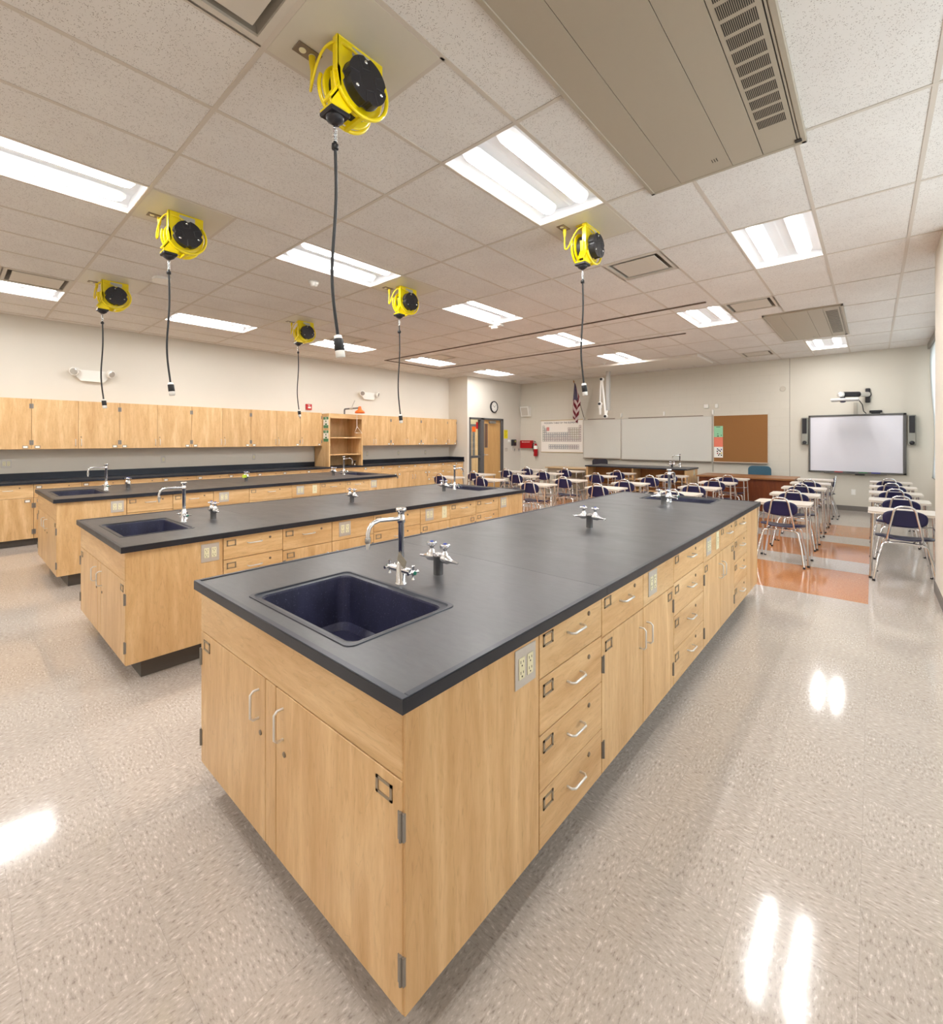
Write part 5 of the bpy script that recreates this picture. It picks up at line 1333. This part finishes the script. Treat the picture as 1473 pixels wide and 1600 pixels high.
def swivel(label, x, y, m, top, rz):
    t = thing('office_chair', label, 'chair', (x, y, 0))
    bk = MB(); n = 10
    prof = rrect(-0.215, 0.215, 0.60, top, 0.07)
    bk.prism(prof, 'y', 0.20, 0.25)
    for v in bk.v: v += Vector((x, y, 0))
    bk.build('backrest', m, t, 0.012)
    st = MB().prism([(a + x, b + y) for a, b in rrect(-0.23, 0.23, -0.24, 0.22, 0.07)], 'z', 0.43, 0.49); st.build('seat', m, t, 0.012)
    MB().cyl((x, y, 0.09), (x, y, 0.43), 0.025).build('post', BLACKP, t)
    for q in range(5):
        a = R(72 * q + 18); MB().tube([(x, y, 0.10), (x + 0.28 * math.cos(a), y + 0.28 * math.sin(a), 0.055)], [0.022, 0.015], 8).build('leg', BLACKP, t)
        MB().ball((x + 0.28 * math.cos(a), y + 0.28 * math.sin(a), 0.028), 0.028, 10).build('caster', BLACKP, t)
    MB().tube([(x, y + 0.225, 0.64), (x, y + 0.2, 0.46), (x, y, 0.425)], 0.02, 8).build('back_arm', BLACKP, t)
swivel('teal padded chair behind the walnut desk, under the cork board', -1.97, 12.25, TEAL, 0.897, 0)
swivel('dark charcoal chair behind the left end of the demonstration bench', -5.93, 12.28, CHARC, 0.955, 0)

# ------------------------------------------------------------------ student chairs and desks
def make_chair():
    t = thing('student_chair', '', 'chair'); r = 0.0115
    # origin: between the back feet, chair faces +Y
    def arch(yf, yt, w, zt):
        return [(-w, yf, 0.004), (-w + 0.035, yf + (yt - yf) * 0.55, 0.24), (-0.175, yt, zt - 0.03), (-0.155, yt, zt - 0.008), (-0.12, yt, zt), (0, yt, zt + 0.012), (0.12, yt, zt), (0.155, yt, zt - 0.008), (0.175, yt, zt - 0.03), (w - 0.035, yf + (yt - yf) * 0.55, 0.24), (w, yf, 0.004)]
    MB().tube(arch(0.0, 0.10, 0.245, 0.415), r, 10).build('rear_leg_frame', CHROME, t)
    MB().tube(arch(0.50, 0.40, 0.225, 0.415), r, 10).build('front_leg_frame', CHROME, t)
    for s_ in (-1, 1): MB().tube([(s_ * 0.13, 0.08, 0.418), (s_ * 0.13, 0.42, 0.424)], r, 8).build('seat_rail', CHROME, t)
    L = [(-0.14, 0.13, 0.425), (-0.135, 0.085, 0.47), (-0.115, 0.06, 0.60), (-0.085, 0.04, 0.76), (-0.07, 0.037, 0.795), (-0.04, 0.035, 0.813), (0, 0.034, 0.816), (0.04, 0.035, 0.813), (0.07, 0.037, 0.795), (0.085, 0.04, 0.76), (0.115, 0.06, 0.60), (0.135, 0.085, 0.47), (0.14, 0.13, 0.425)]
    MB().tube(L, r, 10).build('back_loop', CHROME, t)
    ft = MB()
    for x, y in ((-0.245, 0), (0.245, 0), (-0.225, 0.5), (0.225, 0.5)): ft.cyl((x, y, 0), (x, y, 0.022), 0.0145, 0.0135, 10)
    ft.build('foot_glides', BLACKP, t)
    # seat pan
    nx, ny = 14, 12; vs = []; fs = []
    for j in range(ny + 1):
        for i in range(nx + 1):
            u, v = -1 + 2 * i / nx, -1 + 2 * j / ny
            k_ = math.sqrt(max(0, 1 - 0.5 * v * v)); k2 = math.sqrt(max(0, 1 - 0.5 * u * u))
            x = 0.225 * u * k_ * 1.06; y = 0.265 + 0.21 * v * k2 * 1.06
            z = 0.446 + 0.020 * (u * u) - 0.006 + (0.018 * max(0, -v - 0.5) * 2) - (0.03 * max(0, v - 0.6) ** 2 * 4)
            vs.append((x, y, z))
    for j in range(ny):
        for i in range(nx):
            a = j * (nx + 1) + i; fs.append((a, a + 1, a + nx + 2, a + nx + 1))
    so = MB().add(vs, fs, True).build('seat', NAVY, t); md = so.modifiers.new('thickness', 'SOLIDIFY'); md.thickness = 0.010; md.offset = 1
    # oval back
    nr, nt = 6, 32; vs = [(0, 0.072, 0.685)]; fs = []
    def bp_(r_, a):
        c, s_ = math.cos(a), math.sin(a); ex = 0.72
        x = 0.175 * r_ * math.copysign(abs(c) ** ex, c); z = 0.685 + 0.088 * r_ * math.copysign(abs(s_) ** ex, s_)
        return (x, 0.072 + (z - 0.685) * -0.10 - 0.35 * x * x, z)
    for q in range(1, nr + 1):
        for p in range(nt): vs.append(bp_(q / nr, 2 * math.pi * p / nt))
    for p in range(nt): fs.append((0, 1 + p, 1 + (p + 1) % nt))
    for q in range(nr - 1):
        for p in range(nt): a = 1 + q * nt + p; b = 1 + q * nt + (p + 1) % nt; fs.append((a, b, b + nt, a + nt))
    bo = MB().add(vs, fs, True).build('backrest', NAVY, t); md = bo.modifiers.new('thickness', 'SOLIDIFY'); md.thickness = 0.011; md.offset = 0
    return t
def make_desk():
    t = thing('student_desk', '', 'desk')
    # origin: centre of the near edge on the floor
    poly = [(-0.285, 0.03), (-0.255, 0.0), (0.255, 0.0), (0.285, 0.03), (0.285, 0.415), (0.25, 0.45), (-0.25, 0.45), (-0.285, 0.415)]
    MB().prism(poly, 'z', 0.718, 0.740).build('desk_top', DESKTOP, t, 0.004)
    r = 0.0125
    for s_ in (-1, 1):
        MB().tube([(s_ * 0.268, 0.03, 0.004), (s_ * 0.245, 0.055, 0.60), (s_ * 0.24, 0.06, 0.716)], r, 10).build('leg', CHROME, t)
        MB().tube([(s_ * 0.268, 0.43, 0.004), (s_ * 0.245, 0.405, 0.60), (s_ * 0.24, 0.40, 0.716)], r, 10).build('leg', CHROME, t)
        MB().tube([(s_ * 0.246, 0.055, 0.56), (s_ * 0.246, 0.405, 0.56)], 0.009, 8).build('side_rail', CHROME, t)
    MB().tube([(-0.246, 0.405, 0.56), (-0.1, 0.39, 0.545), (0.1, 0.39, 0.545), (0.246, 0.405, 0.56)], 0.009, 8).build('cross_rail', CHROME, t)
    MB().box(-0.22, 0.22, 0.06, 0.40, 0.704, 0.718).build('under_frame', STEEL, t)
    ft = MB()
    for x in (-0.268, 0.268):
        for y in (0.03, 0.43): ft.cyl((x, y, 0), (x, y, 0.022), 0.016, 0.0145, 10)
    ft.build('foot_glides', BLACKP, t)
    return t
CP, DP = make_chair(), make_desk()
COLX = [-6.70, -5.68, -4.43, -3.28, -2.14, -0.845, 0.245]
COLN = ['leftmost desk column by the wall cabinets', 'second desk column from the left', 'third desk column from the left', 'fourth desk column from the left',
        'fifth desk column, behind the near island end', 'second desk column from the windows', 'desk column next to the windows']
ROWY = [[6.70, 7.75, 8.98, 9.90], [6.80, 7.97, 9.02, 10.05], [6.60, 7.74, 9.10, 10.18], [6.85, 7.88, 9.13, 10.18], [6.80, 7.90, 9.07, 10.20], [6.68, 7.82, 8.96, 10.02], [6.63, 7.82, 8.92, 10.07, 11.19]]
ROWN = ['nearest row', 'second row', 'third row', 'fourth row', 'last row']
uc = False
for c_ in range(7):
    for r_, y in enumerate(ROWY[c_]):
        jx = random.uniform(-0.02, 0.02); jr = random.uniform(-0.03, 0.03)
        place(CP, uc, (COLX[c_] + jx, y - 0.03, 0), jr, 'navy chrome-legged student chair, %s, %s' % (ROWN[r_], COLN[c_]), 'chair', 'student chairs')
        place(DP, uc, (COLX[c_] + 0.005, y + 0.05, 0), jr * 0.5, 'pale-topped student desk, %s, %s' % (ROWN[r_], COLN[c_]), 'desk', 'student desks'); uc = True
place(CP, True, (-0.50, 11.42, 0), R(90), 'navy student chair turned sideways at the far end by the interactive board', 'chair', 'student chairs')
place(DP, True, (-0.845, 11.12, 0), 0, 'pale student desk beside the sideways chair, end of walnut desk', 'desk', 'student desks')
